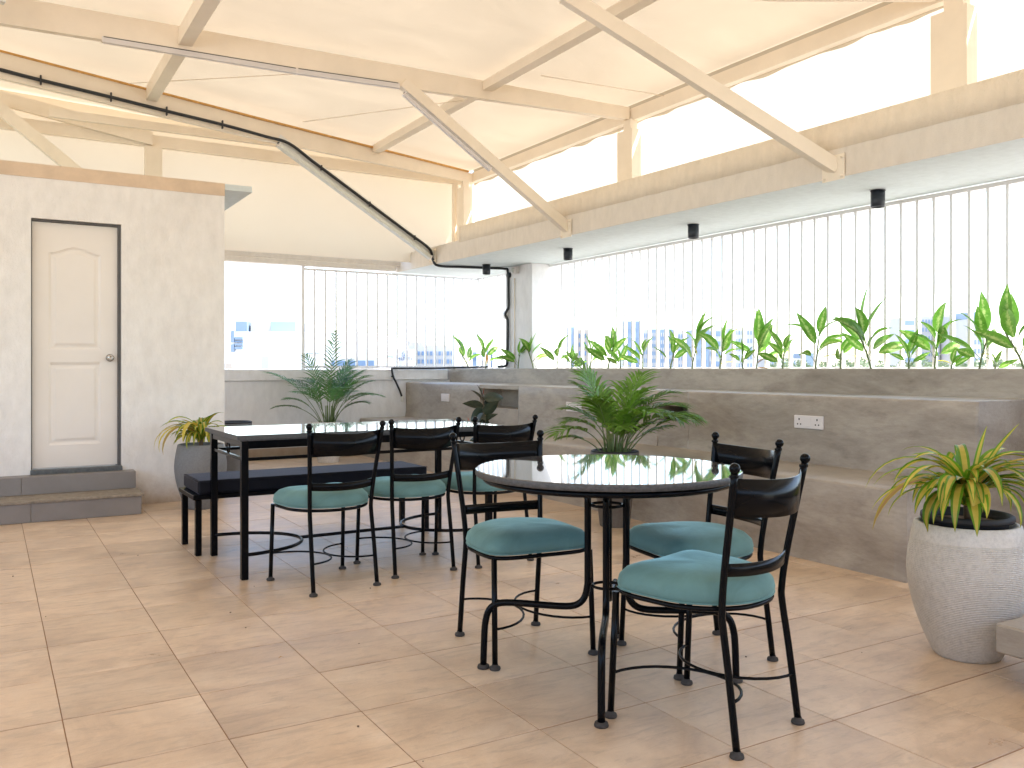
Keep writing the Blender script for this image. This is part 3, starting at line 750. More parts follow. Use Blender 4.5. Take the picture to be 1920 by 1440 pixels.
MB().box(-.02, .02, -.012, .018, -.008, .008, .003).build('clip', 'cable', cb2, Vector((4.87, 11.40, 1.08))-co2)

# downlights
def p_at(px, py, z):
    u = (px-960)/F_; d = (H_-z)*F_/(py-690); return (d*(S_+C_*u), d*(C_-S_*u), z)
dl0 = None
for k, (px, py, lab) in enumerate(((1646, 357, 'black cylinder downlight nearest the camera, before the widest bars'), (1300, 421, 'black cylinder ceiling light, second nearest of the row'), (1065, 466, 'black cylinder ceiling light just right of the column'), (912, 496, 'black cylinder ceiling light left of the column near the far corner'))):
    x, y, z = p_at(px, py, 2.564)
    if dl0 is None:
        dl0 = empty('downlight', (x, y, z), 0, lab, 'ceiling light', 'black cylinder downlights')
        MB().lathe([(0, 0), (.052, 0), (.052, -.125), (.046, -.13), (.042, -.118), (0, -.112)], 28).build('housing', 'lamp', dl0)
        MB().lathe([(.038, -.112), (.03, -.108), (0, -.104)], 20).build('lens', 'batten', dl0)
        MB().lathe([(.056, 0), (.056, -.006), (.0525, -.007)], 28).build('rim', 'lamp', dl0)
    else:
        c_ = copy_tree(dl0); c_.location = (x, y, z); c_['label'] = lab
# floodlight, top left corner
fd = empty('floodlight', (-.01, 7.7, 3.99), math.radians(10), 'grey floodlight on a white bracket at the top left corner', 'floodlight')
MB().box(-.3, .055, -.07, .03, .06, .3, .006).build('housing', 'dark_fitting_shade', fd)
MB().box(-.3, .11, -.05, .02, -.01, .045, .004).build('bracket', 'steel_white', fd)
MB().box(-.3, .02, -.06, .02, -.22, -.015, .006).build('glass', 'dark_fitting_shade', fd)

# sockets
def outlet(y0, y1, z0, z1, label, kind):
    yc, zc = (y0+y1)/2, (z0+z1)/2; o = empty('wall_socket', (XT-.002, yc, zc), 0, label, 'socket', 'white wall sockets on the concrete seat')
    W, Hh = abs(y1-y0)/2, (z1-z0)/2
    MB().box(-.012, .004, -W, W, -Hh, Hh, .004).build('plate', 'plate', o)
    def holes(cy, big):
        b = MB(); r = .0055 if big else .004
        for dy, dz, e in ((0, .02, 1.5 if big else 1), (-.014, -.016, 1), (.014, -.016, 1)):
            b.lathe([(0, .0005), (r*e, 0), (r*e, -.002)], 10, (0, 0, 0)) if False else None
            v = [b.bm.verts.new((0, cy+dy+r*math.cos(a), dz+r*e*math.sin(a))) for a in [2*PI*k/10 for k in range(10)]]
            v2 = [b.bm.verts.new((-.0015, q.co.y, q.co.z)) for q in v]
            b.face(v2); 
            for i in range(10): b.face([v[i], v[(i+1) % 10], v2[(i+1) % 10], v2[i]])
        b.build('pin_holes', 'hole', o, (-.012, 0, 0))
    if kind >= 2:
        MB().box(-.017, -.0125, -.022, .022, -.034, .034, .002).build('switch', 'plate', o)
        holes(-W*.62, True); holes(W*.62, kind == 3)
    else:
        MB().box(-.016, -.0125, -W*.55, W*.55, -Hh*.6, Hh*.6, .002).build('switch', 'plate', o)
    return o
outlet(4.183, 4.442, .76, .855, 'largest white double socket plate, on the concrete nearest the camera', 3)
outlet(7.139, 7.403, .758, .853, 'white double socket plate on the concrete left of the palm', 2)
outlet(10.06, 10.29, .765, .865, 'small square white switch plate near the far end of the concrete', 1)

# ------------------------------------------------------------------ chairs
def arc_pts(p, q, bulge, n=16):
    """half ellipse from p to q bulging by vector"""
    p, q, bl = Vector(p), Vector(q), Vector(bulge); m = (p+q)/2; h = (q-p)/2
    return [m-h*math.cos(PI*k/n)+bl*math.sin(PI*k/n) for k in range(n+1)]
def seat_outline(grow=0, n=48):
    out = []
    for k in range(n):
        a = 2*PI*k/n; c, s = math.cos(a), math.sin(a)
        ex = 5.5 if s > 0 else 2.35
        r = (abs(c)**ex+abs(s)**ex)**(-1/ex)
        x = c*r; y = s*r
        wx = .236 if y > 0 else .236-(-y)**1.6*.038
        out.append((x*(wx+grow), (y*.225+.012)+(grow*y)))
    return out
def make_chair():
    t = empty('dining_chair', (0, 0, 0))
    ZS = .435
    # front legs
    foot = MB().lathe([(0, 0), (.021, 0), (.023, .004), (.021, .012), (.0125, .014), (.0125, .022), (0, .022)], 16).mesh('foot', 'dustrubber')
    for s in (-1, 1):
        lg = MB().tube([(s*.225, .2365, .012), (s*.220, .216, ZS)], .0115, 10).build('leg', 'black', t)
        link('foot', foot, lg, (s*.225, .2365, 0))
    for s in (-1, 1):
        P = catmull([Vector(p) for p in ((s*.19, -.2365, .012), (s*.187, -.205, .25), (s*.184, -.182, .40), (s*.184, -.180, .455), (s*.19, -.192, .56), (s*.203, -.219, .72), (s*.2185, -.246, .878))], 3)
        lg = MB().tube(P, .0118, 10).build('leg', 'black', t)
        link('foot', foot, lg, (s*.19, -.2365, 0))
        MB().ball((0, 0, 0), .0175, 14, 9).build('finial', 'black', lg, (s*.219, -.247, .893))
        MB().lathe([(.0145, -.004), (.015, 0), (.0145, .004)], 12).build('collar', 'black', lg, (s*.217, -.243, .868))
    ring = [(x, y, ZS) for x, y in seat_outline(-.004)]
    MB().tube(ring, .0085, 8, closed=True).build('seat_frame', 'black', t)
    # side stretchers: two arcs bulging to the middle
    for s in (-1, 1):
        pts = arc_pts((s*.222, .225, .155), (s*.188, -.222, .165), (-s*.20, 0, 0))
        MB().tube(pts, .0052, 8).build('stretcher', 'black', t)
    # backrest bands
    def band(z0, z1, bow, x, yb, th=.0035, lean=.0):
        b = MB(); n = 20; rows = []
        for k in range(n+1):
            q = -1+2*k/n; off = -bow*(1-q*q)
            r = []
            for z, dz in ((z0, 0), (z1, 1)):
                yy = yb-(z-(z0+z1)/2)*.05-(z1-z0)*lean/2; zd = -.013*(1-q*q)*(bow/.09); xx = q*(x+(z-z0)*.09)
                r += [Vector((xx, yy+off-th/2, z+zd)), Vector((xx, yy+off+th/2, z+zd))]
            rows.append([b.bm.verts.new(v) for v in (r[0], r[1], r[3], r[2])])
        for k in range(n):
            for i in range(4): b.face([rows[k][i], rows[k+1][i], rows[k+1][(i+1) % 4], rows[k][(i+1) % 4]], i in (1, 3) and True)
        b.face(rows[0]); b.face(rows[-1][::-1]); return b
    bb = band(.742, .862, .072, .197, -.222, .004, .17); bb.build('backrest', 'black', t)
    bb = band(.548, .590, .045, .182, -.191, .004, .17); bb.build('lower_rail', 'black', t)
    # cushion
    b = MB(); layers = [(-.006, .446, .0), (.004, .452, 0), (.008, .468, 0), (.002, .492, 0), (-.022, .514, 0), (-.06, .527, 0), (-.11, .533, 0), (-.16, .5355, 0)]
    prev = None; n = 64
    base = seat_outline(0, n)
    for g_, z, _ in layers:
        row = []
        for (x, y) in base:
            L = math.hypot(x, y-.012); sc = (L+g_)/L
            zz = z+mnoise.noise(Vector((x*6, y*6, 1)))*.004*(1 if z > .46 else 0)
            row.append(b.bm.verts.new((x*sc, .012+(y-.012)*sc, zz)))
        if prev:
            for k in range(n): b.face([prev[k], prev[(k+1) % n], row[(k+1) % n], row[k]], True)
        else: b.face(row[::-1])
        prev = row
    cv = b.bm.verts.new((0, .012, .537))
    for k in range(n): b.face([prev[k], prev[(k+1) % n], cv], True)
    cu = b.build('cushion', 'teal', t)
    # welt seam
    MB().tube([(x*1.022, y*1.022-.0003, .4505) for x, y in seat_outline(.0)], .0028, 6, closed=True).build('piping', 'teal', cu)
    return t
chair0 = make_chair()
chairs = [
 (1.974, 3.224, -96.1, 'teal cushioned black metal chair at the left side of the round table', 'chairs around the round table'),
 (2.105, 2.221, 102.9, 'nearest black metal chair with teal seat, back towards the camera at the round table', 'chairs around the round table'),
 (2.552, 2.746, 171.5, 'black metal chair with teal seat on the bench side of the round table', 'chairs around the round table'),
 (1.6165, 4.727, 97.6, 'black metal chair with green teal seat at the near end of the long table', 'chairs along the long table'),
 (2.168, 4.856, 91.9, 'middle of the three black teal seated chairs along the long table', 'chairs along the long table'),
 (2.695, 4.84, 92.7, 'far end chair of the long table, half hidden behind the round table chair', 'chairs along the long table')]
for k, (x, y, a, lab, gr) in enumerate(chairs):
    c_ = chair0 if k == 0 else copy_tree(chair0)
    c_.location = (x, y, 0); c_.rotation_euler = (0, 0, math.radians(a-90)); tag(c_, lab, 'chair', gr)

# ------------------------------------------------------------------ round table
rt = empty('round_table', (2.070, 2.735, 0), 0, 'round table with polished dark granite top on bent black pipe legs', 'table')
b = MB(); b.lathe([(0, .812), (.508, .812), (.5125, .8105)], 96, smooth=False); b.build('tabletop', 'granite', rt)
MB().lathe([(.5126, .8104), (.514, .808), (.514, .790), (.512, .787), (0, .787)], 96, smooth=True).build('top_edge', 'granite_edge', rt)
MB().tube([(.475*math.cos(2*PI*k/64), .475*math.sin(2*PI*k/64), .772) for k in range(64)], .0115, 10, True).build('top_ring', 'black', rt)
MB().box(-.47, .47, -.012, .012, .776, .7865).box(-.012, .012, -.47, .47, .7755, .7865).build('cross_bar', 'black', rt)
for ang in (139.7, 230.7, -39, 48):
    a = math.radians(ang); c, s = math.cos(a), math.sin(a)
    prof = [(.075, .775), (.075, .40), (.077, .345), (.088, .30), (.115, .272), (.16, .262), (.25, .263), (.33, .266), (.40, .266), (.44, .258), (.468, .235), (.482, .195), (.488, .14), (.492, .015)]
    P = catmull([Vector((r*c, r*s, z)) for r, z in prof], 3)
    lg = MB().tube(P, .0135, 12).build('leg', 'black', rt)
    MB().lathe([(0, 0), (.024, 0), (.025, .005), (.022, .014), (.014, .016), (0, .016)], 18).build('foot', 'dustrubber', lg, (.492*c, .492*s, 0))
    MB().tube([(.08*c, .08*s, .69), (.165*c, .165*s, .765)], .008, 8).build('brace', 'black', rt)
for z, r in ((.665, .062), (.35, .056)):
    MB().tube([(r*math.cos(2*PI*k/32), r*math.sin(2*PI*k/32), z) for k in range(32)], .006, 8, True).build('collar_ring', 'black', rt)

# ------------------------------------------------------------------ long table
lt_ = empty('long_table', (1.19, 4.98, 0), math.radians(.6), 'long rectangular table with polished granite top and black square legs', 'table')
LX, LY = 1.74, .82
MB().box(.003, LX-.003, .003, LY-.003, .797, .8205).build('tabletop', 'granite', lt_)
MB().box(0, LX, 0, LY, .7955, .8190).build('top_edge', 'granite_edge', lt_)
MB().box(.02, LX-.02, .02, LY-.02, .786, .795).build('packing_strip', 'granite_edge', lt_)
LXs, LYs = (.05, LX-.09), (.045, LY-.03)
for x in LXs:
    for y in LYs: MB().box(x-.02, x+.02, y-.02, y+.02, 0, .785, .003).build('leg', 'black', lt_)
fr_ = MB()
for y in LYs: fr_.box(LXs[0]+.02, LXs[1]-.02, y-.015, y+.015, .752, .785)
for x in LXs: fr_.box(x-.015, x+.015, LYs[0]+.02, LYs[1]-.02, .752, .785)
fr_.build('top_frame', 'black', lt_)
for y in LYs: MB().box(LXs[0]+.02, LXs[1]-.02, y-.009, y+.009, .672, .690).build('apron_rail', 'black', lt_)
for x in LXs: MB().box(x-.009, x+.009, LYs[0]+.02, LYs[1]-.02, .672, .690).build('apron_rail', 'black', lt_)
def ringm(axis):
    pts = [((.031*math.cos(2*PI*k/24), 0, .031*math.sin(2*PI*k/24)) if axis == 'x' else (0, .031*math.cos(2*PI*k/24), .031*math.sin(2*PI*k/24))) for k in range(24)]
    return MB().tube(pts, .005, 8, True).mesh('ring', 'black')
rx, ry = ringm('x'), ringm('y')
for y in LYs:
    for x in (LX*.35, LX*.68): link('ring', rx, lt_, (x, y, .721))
for x in LXs: link('ring', ry, lt_, (x, sum(LYs)/2, .721))
for x, s in ((LXs[0], 1), (LXs[1], -1)):
    P = arc_pts((x+.0*s, LYs[0]+.02, .134), (x, LYs[1]-.02, .134), (s*.44, 0, 0), 24)
    MB().tube(P, .0105, 10).build('foot_loop', 'black', lt_)
MB().tube([(LXs[0]+.44, sum(LYs)/2, .134), (LXs[1]-.44, sum(LYs)/2, .134)], .0105, 10).build('stretcher', 'black', lt_)

# bench with cushion
bn = empty('cushioned_bench', (1.12, 5.80, 0), math.radians(.6), 'low black metal bench with long dark navy cushion beyond the long table', 'bench')
BX, BY = 1.66, .46
for x in (.025, BX-.025):
    for y in (.02, BY-.02): MB().box(x-.019, x+.019, y-.019, y+.019, 0, .357, .003).build('leg', 'black', bn)
MB().box(-.01, BX+.01, -.005, BY+.005, .358, .388, .003).build('frame', 'black', bn)
b = MB(); b.box(.02, BX-.02, .0, BY, .389, .478, .014); cu = b.build('cushion', 'navy', bn)
MB().tube([(.022, .002, .473), (BX-.022, .002, .473), (BX-.022, BY-.002, .473), (.022, BY-.002, .473)], .003, 6, True).build('piping', 'navy', cu)

# ------------------------------------------------------------------ plants
Rv, Fv = Vector((C_, -S_, 0)), Vector((S_, C_, 0))
def picdir(a, e=0):
    """a: azimuth in degrees, 0 = picture right, 90 = away from the camera; e: elevation"""
    a, e = math.radians(a), math.radians(e)
    return (Rv*math.cos(a)+Fv*math.sin(a))*math.cos(e)+Vector((0, 0, math.sin(e)))
def arch(a, e0, L, bend, n=10, power=1.3):
    """path that starts at elevation e0 and bends down by bend degrees over its length"""
    P = [Vector((0, 0, 0))]
    for i in range(n):
        t = (i+.5)/n; P.append(P[-1]+picdir(a, e0-bend*t**power)*(L/n))
    return P
def frond(parent, base, a, e0, L, bend, mat, leaf=.26, start=.38, npair=17, lw=.0075, droop=.35):
    P = arch(a, e0, L, bend, 14)
    b = MB(); b.mi = 0
    b.uv = b.bm.loops.layers.uv.new('UVMap')
    radii = [.0055*(1-.8*i/14) for i in range(15)]
    b.mi = 1; b.tube([p for p in P], .004, 5, radii=radii)
    b.mi = 0
    for k in range(npair):
        t = start+(1-start)*(k+.5)/npair; f = t*14; i = min(int(f), 13); p = P[i].lerp(P[i+1], f-i)
        tan = (P[i+1]-P[i]).normalized(); sd_ = tan.cross(Vector((0, 0, 1)))
        sd_ = sd_.normalized() if sd_.length > .1 else picdir(a+90)
        q = (t-start)/(1-start); ll = leaf*(math.sin(PI*min(1, .18+q*.80))**.7)*random.uniform(.85, 1.1)
        for s in (-1, 1):
            fw = math.radians(52-18*q+random.uniform(-8, 8))
            d = (sd_*s*math.sin(fw)+tan*math.cos(fw)+Vector((0, 0, .18))).normalized()
            pp = [p.copy()]; dd = d.copy()
            for m_ in range(4):
                pp.append(pp[-1]+dd*ll/4); dd = (dd+Vector((0, 0, -droop*random.uniform(.6, 1.3)))*.55).normalized()
            side = tan.cross(d); side = d.cross(Vector((0, 0, 1))).normalized() if side.length < .1 else d.cross(side.normalized()).normalized()
            b.ribbon(pp, [lw*.5, lw, lw*.9, lw*.6, .0006], side, .25, 2)
    o = b.build('frond', [mat, 'stem'], parent, base); return o
def pot_profile(kind, R, Hh):
    if kind == 'taper': pr = [(0, .004), (R*.60, 0), (R*.62, .01), (R*.93, Hh-.035), (R, Hh-.034), (R, Hh-.002), (R-.006, Hh), (R-.014, Hh-.002), (R-.016, Hh-.05), (0, Hh-.05)]
    elif kind == 'barrel':
        pr = [(0, .003), (R*.53, 0), (R*.56, .008)]
        for k in range(1, 22):
            t = k/21; pr.append((R*(.56+(1-.56)*math.sin(PI/2*min(1, t*1.45))**.9-(.13*max(0, (t-.62)/.38)**1.7)), .008+(Hh-.012)*t))
        rr = pr[-1][0]; pr += [(rr-.008, Hh), (rr-.022, Hh-.002), (rr-.025, Hh-.05), (0, Hh-.05)]
    return pr
def soil_disc(par, r, z, name='soil'): MB().lathe([(0, z+.008), (r*.6, z+.006), (r, z)], 24).build(name, 'soil', par)
# palm in the grey brown pot, right of centre
pm = empty('potted_palm', (4.085, 5.30, 0), 0, 'bushy green palm in a grey brown pot behind the round table', 'potted plant')
MB().lathe(pot_profile('taper', .185, .565), 40).build('pot', 'brownpot', pm)
MB().lathe([(.172, .55), (.181, .556), (.181, .572), (.172, .575), (.166, .565)], 40).build('inner_rim', 'rubber', pm)
soil_disc(pm, .17, .53)
specs = [(180, 84, .58, 70, .25), (165, 74, .50, 100, .22), (195, 72, .46, 120, .20), (10, 70, .66, 115, .26), (-12, 62, .66, 120, .24), (25, 76, .64, 95, .24), (0, 52, .60, 85, .20), (170, 45, .36, 90, .14), (-60, 74, .52, 105, .24), (-90, 62, .50, 110, .22), (-120, 76, .58, 90, .24), (60, 80, .60, 70, .26), (100, 76, .6, 80, .24), (130, 82, .66, 60, .24), (40, 84, .62, 50, .24), (-30, 82, .52, 60, .22), (-150, 58, .50, 120, .24), (5, 40, .48, 55, .12), (-75, 84, .42, 90, .2), (150, 86, .74, 48, .22), (-45, 68, .60, 125, .26), (15, 60, .72, 128, .24)]
for k in range(2): specs.append((random.choice((0, 180))+random.uniform(-70, 70), random.uniform(70, 86), random.uniform(.42, .66), random.uniform(40, 110), random.uniform(.18, .25)))
for k in range(6): specs.append((random.uniform(0, 360), random.uniform(76, 88), random.uniform(.26, .36), random.uniform(50, 120), .16))
for a, e, L, bd, lf_ in specs:
    a += random.uniform(-6, 6)
    frond(pm, Vector((0, 0, .54))+picdir(a)*random.uniform(.02, .10), a, min(88, e+4), L*1.08, bd*.80, 'palm', lf_*1.12, .46, 13, .0108, .42)
b = MB()
for k in range(16):
    q = picdir(random.uniform(0, 360))*random.uniform(.01, .09); b.tube([q+Vector((0, 0, .53)), q*1.2+Vector((0, 0, .70))], .006, 6, radii=[.008, .005])
b.build('stems', 'stem', pm)
# palm in the white pot, far left
pm2 = empty('potted_palm', (3.70, 10.74, 0), 0, 'taller feathery palm in a white pot before the far parapet wall', 'potted plant')
MB().lathe(pot_profile('taper', .215, .52), 40).build('pot', 'smoothwhite', pm2)
soil_disc(pm2, .19, .47)
specs = [(180, 66, 1.02, 60, .30), (195, 50, .70, 80, .20), (160, 72, .90, 75, .26), (85, 86, 1.24, 20, .20), (150, 82, .96, 30, .24), (10, 78, .78, 75, .26), (-10, 74, .70, 95, .26), (30, 80, .84, 60, .26), (0, 66, .58, 90, .22), (-60, 78, .74, 85, .26), (-100, 74, .76, 80, .26), (60, 82, .86, 50, .26), (110, 82, .84, 60, .26), (130, 78, .80, 70, .26), (-130, 76, .70, 90, .24), (20, 68, .80, 100, .24), (-30, 80, .78, 80, .26), (-160, 70, .62, 90, .22), (45, 86, .92, 45, .24), (5, 82, .84, 60, .26)]
for k in range(5): specs.append((random.uniform(-80, 100), random.uniform(72, 88), random.uniform(.55, .88), random.uniform(30, 90), random.uniform(.2, .27)))
for a, e, L, bd, lf_ in specs:
    a += random.uniform(-4, 4)
    frond(pm2, Vector((0, 0, .48))+picdir(a)*random.uniform(.02, .09), a, e, L, bd*.9, 'palm2', lf_, .44, 15, .0088, .36)
b = MB()
for k in range(14):
    q = picdir(random.uniform(0, 360))*random.uniform(.01, .08); b.tube([q+Vector((0, 0, .47)), q*1.3+Vector((0, 0, .72))], .006, 6, radii=[.008, .005])
b.build('stems', 'stem', pm2)
# empty dark pots
ep = empty('empty_pot', (2.44, 10.35, 0), 0, 'tall empty grey pot with a dark rim behind the room corner', 'pot')
MB().lathe(pot_profile('taper', .195, .565), 40).build('pot', 'greypot', ep)
MB().lathe([(.18, .555), (.197, .562), (.197, .578), (.185, .582), (.176, .57)], 40).build('rim', 'rubber', ep)

def spider(par, base, n, Lr, seedn, extra=()):
    rnd = random.Random(seedn)
    leaves = [(rnd.uniform(0, 360), rnd.uniform(35, 85), rnd.uniform(*Lr), rnd.uniform(80, 165), rnd.uniform(.014, .022), 'n', rnd.uniform(-.2, .2)) for _ in range(n)]
    leaves += [(a, e, L, bd, w_, k, 0) for a, e, L, bd, w_, k in extra]
    for a, e, L, bd, w_, kind, tw in leaves:
        w_ *= 1.2; P = arch(a, e, L, bd, 12, 1.15); wd_ = []
        for i in range(13):
            t = i/12; wd_.append(w_*(.55+.45*math.sin(PI*min(1, t*1.2+.05)) if t < .55 else w_*0+1)*(1 if t < .55 else max(.03, 1-((t-.55)/.45)**1.8)))
        b = MB()
        side = picdir(a+90); side = (side+Vector((0, 0, tw))).normalized()
        o2 = b.ribbon(P, wd_, side, .28, 4, (0, 1, 1, 0))
        mats = {'n': ['strap_green', 'strap_yellow'], 'y': ['strap_yellow', 'strap_yellow'], 'o': ['strap_yellow', 'strap_old'], 'g': ['strap_green', 'strap_green']}[kind]
        b.build('leaf', mats, par, base+picdir(a)*rnd.uniform(0, .035)+Vector((0, 0, rnd.uniform(0, .06))))
# big white pot, right
wp = empty('potted_spider_plant', (3.517, 2.16, 0), 0, 'yellow striped strap leaved plant in a big ribbed white barrel pot', 'potted plant')
MB().lathe(pot_profile('barrel', .234, .555), 64).build('pot', 'whitepot', wp)
MB().lathe([(.150, .52), (.156, .562), (.176, .566), (.179, .574), (.178, .588), (.170, .593), (.160, .590), (.156, .56), (.154, .55)], 56).build('inner_pot', 'rubber', wp)
soil_disc(wp, .156, .556)
MB().tube([(.01, 0, .55), (.015, .01, .66)], .014, 8, radii=[.018, .013]).build('stem', 'stem_brown', wp)
spider(wp, Vector((0, 0, .625)), 62, (.28, .44), 11, (
    (-72, 62, .66, 128, .021, 'n'), (198, 38, .56, 112, .018, 'o'), (178, 62, .52, 130, .014, 'n'), (-22, 58, .52, 140, .018, 'n'), (-48, 68, .58, 135, .019, 'o'), (-110, 66, .34, 170, .022, 'y'), (-100, 60, .30, 165, .019, 'y'), (-150, 58, .50, 120, .015, 'n'),
    (100, 86, .24, 10, .009, 'g'), (20, 78, .30, 12, .012, 'n'), (10, 62, .40, 20, .013, 'n'), (140, 84, .18, 20, .011, 'g'), (175, 52, .34, 75, .012, 'g'), (0, 74, .34, 120, .013, 'n')))
# grey pot behind the bench
gp = empty('potted_spider_plant', (1.555, 7.80, 0), 0, 'drooping yellow green strap leaved plant in a grey round pot by the room wall', 'potted plant')
MB().lathe(pot_profile('barrel', .215, .55), 56).build('pot', 'greypot', gp)
soil_disc(gp, .165, .50)
MB().tube([(0, 0, .50), (.01, .01, .62)], .014, 8, radii=[.018, .013]).build('stem', 'stem_brown', gp)
spider(gp, Vector((0, 0, .58)), 44, (.24, .38), 23, (
    (190, 62, .48, 150, .018, 'y'), (205, 50, .50, 150, .018, 'y'), (-135, 60, .50, 165, .018, 'y'), (-95, 66, .44, 160, .018, 'y'), (-120, 58, .56, 160, .017, 'o'), (178, 40, .36, 110, .014, 'n'), (160, 66, .26, 60, .013, 'o'), (-60, 66, .34, 150, .014, 'y')))

def leaf_me(name, L, W, droop, fold, mat, tip=1.0):
    P = [Vector((0, L*i/9*(1-.12*(i/9)**2*droop), -droop*L*.35*(i/9)**2)) for i in range(10)]
    wd_ = [W*max(.03, math.sin(PI*min(1, (i/9)**.80*.97+.03))**.85)*(1-.25*(i/9)) for i in range(10)]
    b = MB(); b.ribbon(P, wd_, (1, 0, 0), fold, 4); return b.mesh(name, mat)
LV = [leaf_me('leaf', .215, .037, d, f, 'leaf_var') for d, f in ((.3, .35), (.8, .3), (1.3, .4), (.1, .5))]
LVY = leaf_me('leaf', .16, .026, .8, .3, 'leaf_yellow'); LVD = leaf_me('leaf', .15, .022, .5, .5, 'leaf_dead')
def put_leaf(par, me, base, a, e, roll, sc):
    d = picdir(a, e); q = d.to_track_quat('Y', 'Z').to_matrix().to_4x4()
    Mx = Matrix.Translation(base) @ q @ Matrix.Rotation(math.radians(roll), 4, 'Y') @ Matrix.Scale(sc, 4)
    o = link('leaf', me, par); o.matrix_basis = Mx; return o
def leafy(px, ytop, nleaf, label, X=6.02, seedn=0, extra=(), lean=0, lsc=1.0):
    rnd = random.Random(seedn)
    u = (px-960)/F_; d = X/(S_+C_*u); y = d*(C_-S_*u); h = (690-ytop)*d/F_+.03
    o = empty('leafy_plant', (X, y, 1.165), 0, label, 'plant', 'leafy plants in the cement planter')
    hs = h*.50; sc = lsc*(.38+.68*h/.40)*1.02
    b = MB(); top = picdir(0)*lean*hs
    spine = [Vector((0, 0, -.01)), top*.3+Vector((0, 0, hs*.4)), top+Vector((0, 0, hs))]
    SP = catmull(spine, 4); b.tube(SP, .006, 6, radii=[.0095-.004*i/(len(SP)-1) for i in range(len(SP))])
    items = []
    nleaf = int(nleaf*1.1+1)
    for k in range(nleaf):
        t = .42+.5*(k+.5)/nleaf; a = rnd.uniform(0, 360) if rnd.random() < .5 else rnd.choice((0, 180))+rnd.uniform(-35, 35)
        e = 28+56*((k+1)/nleaf)**.9+rnd.uniform(-20, 6)
        i = min(len(SP)-1, int(t*(len(SP)-1))); p = SP[i]
        # petiole
        dd = picdir(a, min(80, e+18)); pl_ = .05*sc+rnd.uniform(0, .03); q = p+dd*pl_
        b.tube([p, p+dd*pl_*.5, q], .0022, 5)
        items.append((q, a, e, rnd.choice((-1, 1))*rnd.uniform(25, 80)*(1 if e < 60 else .5), sc*rnd.uniform(.72, 1.15)))
    b.build('stem', 'stem', o)
    for k, (q, a, e, ro, s_) in enumerate(items): put_leaf(o, LV[rnd.randrange(4)], q, a, e, ro, s_)
    for kind, a, e, tt, s_ in extra:
        put_leaf(o, LVY if kind == 'y' else LVD, Vector((0, 0, hs*tt))+picdir(a)*.01, a, e, 0, s_)
    return o
plants = [
 (880, 627, 5, 'first leafy plant from the far corner, bending left before the bars', -.5, (('y', 190, 10, .5, .6),)),
 (911, 625, 4, 'sparse plant with a hanging yellow leaf and one leaf pointing right', -.1, (('d', -60, -75, .9, 1.0), )),
 (971, 634, 4, 'short dark leafed plant right at the foot of the column', .1, ()),
 (1001, 614, 7, 'bushy plant against the bluish face of the column', -.3, ()),
 (1044, 627, 5, 'open plant just right of the column', .1, ()),
 (1072, 658, 7, 'low spreading yellow green plant right of the column', .0, (('y', 150, 30, .8, .7), ('y', 30, 20, .7, .7))),
 (1106, 627, 5, 'small plant with a yellow leaf left of the tall bushy one', .1, (('y', 175, 60, .9, .8),)),
 (1139, 617, 9, 'dense bright plant above the palm fronds', .3, ()),
 (1163, 648, 4, 'short thin plant with yellow lower leaf above the palm', .0, (('y', 0, 5, .5, .7),)),
 (1205, 628, 4, 'narrow plant with brown stem before the pale tower', .0, ()),
 (1256, 617, 5, 'plant with paired thin stems leaning right', .25, ()),
 (1297, 587, 5, 'tall curved plant whose top leaf points right', .2, (('y', -40, -50, .9, .8),)),
 (1349, 604, 5, 'pale speckled plant with yellow low leaf', .15, (('y', 5, 25, .3, .9),)),
 (1393, 650, 4, 'very small plant between the speckled one and the orange leaved one', .0, ()),
 (1418, 585, 7, 'broad leafed plant with a dead orange leaf at its foot', .1, (('d', 0, 5, .12, .8), ('d', -20, 40, .3, .7))),
 (1467, 622, 7, 'medium spreading plant with thin pale leaves', .1, ()),
 (1529, 572, 7, 'tall plant on a bare brown stem with drooping leaf right', .1, ()),
 (1576, 626, 2, 'small plant with one upright leaf and one flat olive leaf', .0, (('y', 180, 5, .9, 1.1), ('y', 0, 8, .9, .9))),
 (1635, 550, 10, 'tallest bushy plant with long upright leaves', -.35, ()),
 (1704, 640, 6, 'low seedling cluster left of the wide plant', .0, ()),
 (1752, 572, 8, 'wide plant with a big leaf pointing up to the right', .1, (('y', 0, 5, .35, .8),)),
 (1784, 668, 3, 'tiny seedling right of the wide plant', .0, ()),
 (1835, 570, 8, 'thick stemmed plant with dark leaf slanting down right', .25, (('y', 0, 5, .55, .7),)),
 (1866, 670, 3, 'tiny seedling near the right edge', .0, ()),
 (1923, 545, 8, 'rightmost tall plant cut by the picture edge', -.5, ())]
for k, (px, yt, nl, lab, lean, ex) in enumerate(plants):
    leafy(px, yt, nl, lab, X=6.02+.06*math.sin(k*2.3), seedn=k+1, extra=ex, lean=lean)
# vine on the column
vn = empty('trailing_vine', (6.0, 10.22, 1.165), 0, 'thin pale vine curling round the foot of the black cable', 'plant')
b = MB(); vp = catmull([Vector(p) for p in ((-.01, .08, 0), (-.02, .14, .06), (-.02, .12, .12), (-.03, .02, .15), (-.03, -.1, .14), (-.03, -.16, .10))], 5); b.tube(vp, .003, 5); b.build('stem', 'stem', vn)
for k in range(6): put_leaf(vn, LV[k % 4], vp[min(len(vp)-1, 3+k*4)], 60*k, 20, 0, .3)
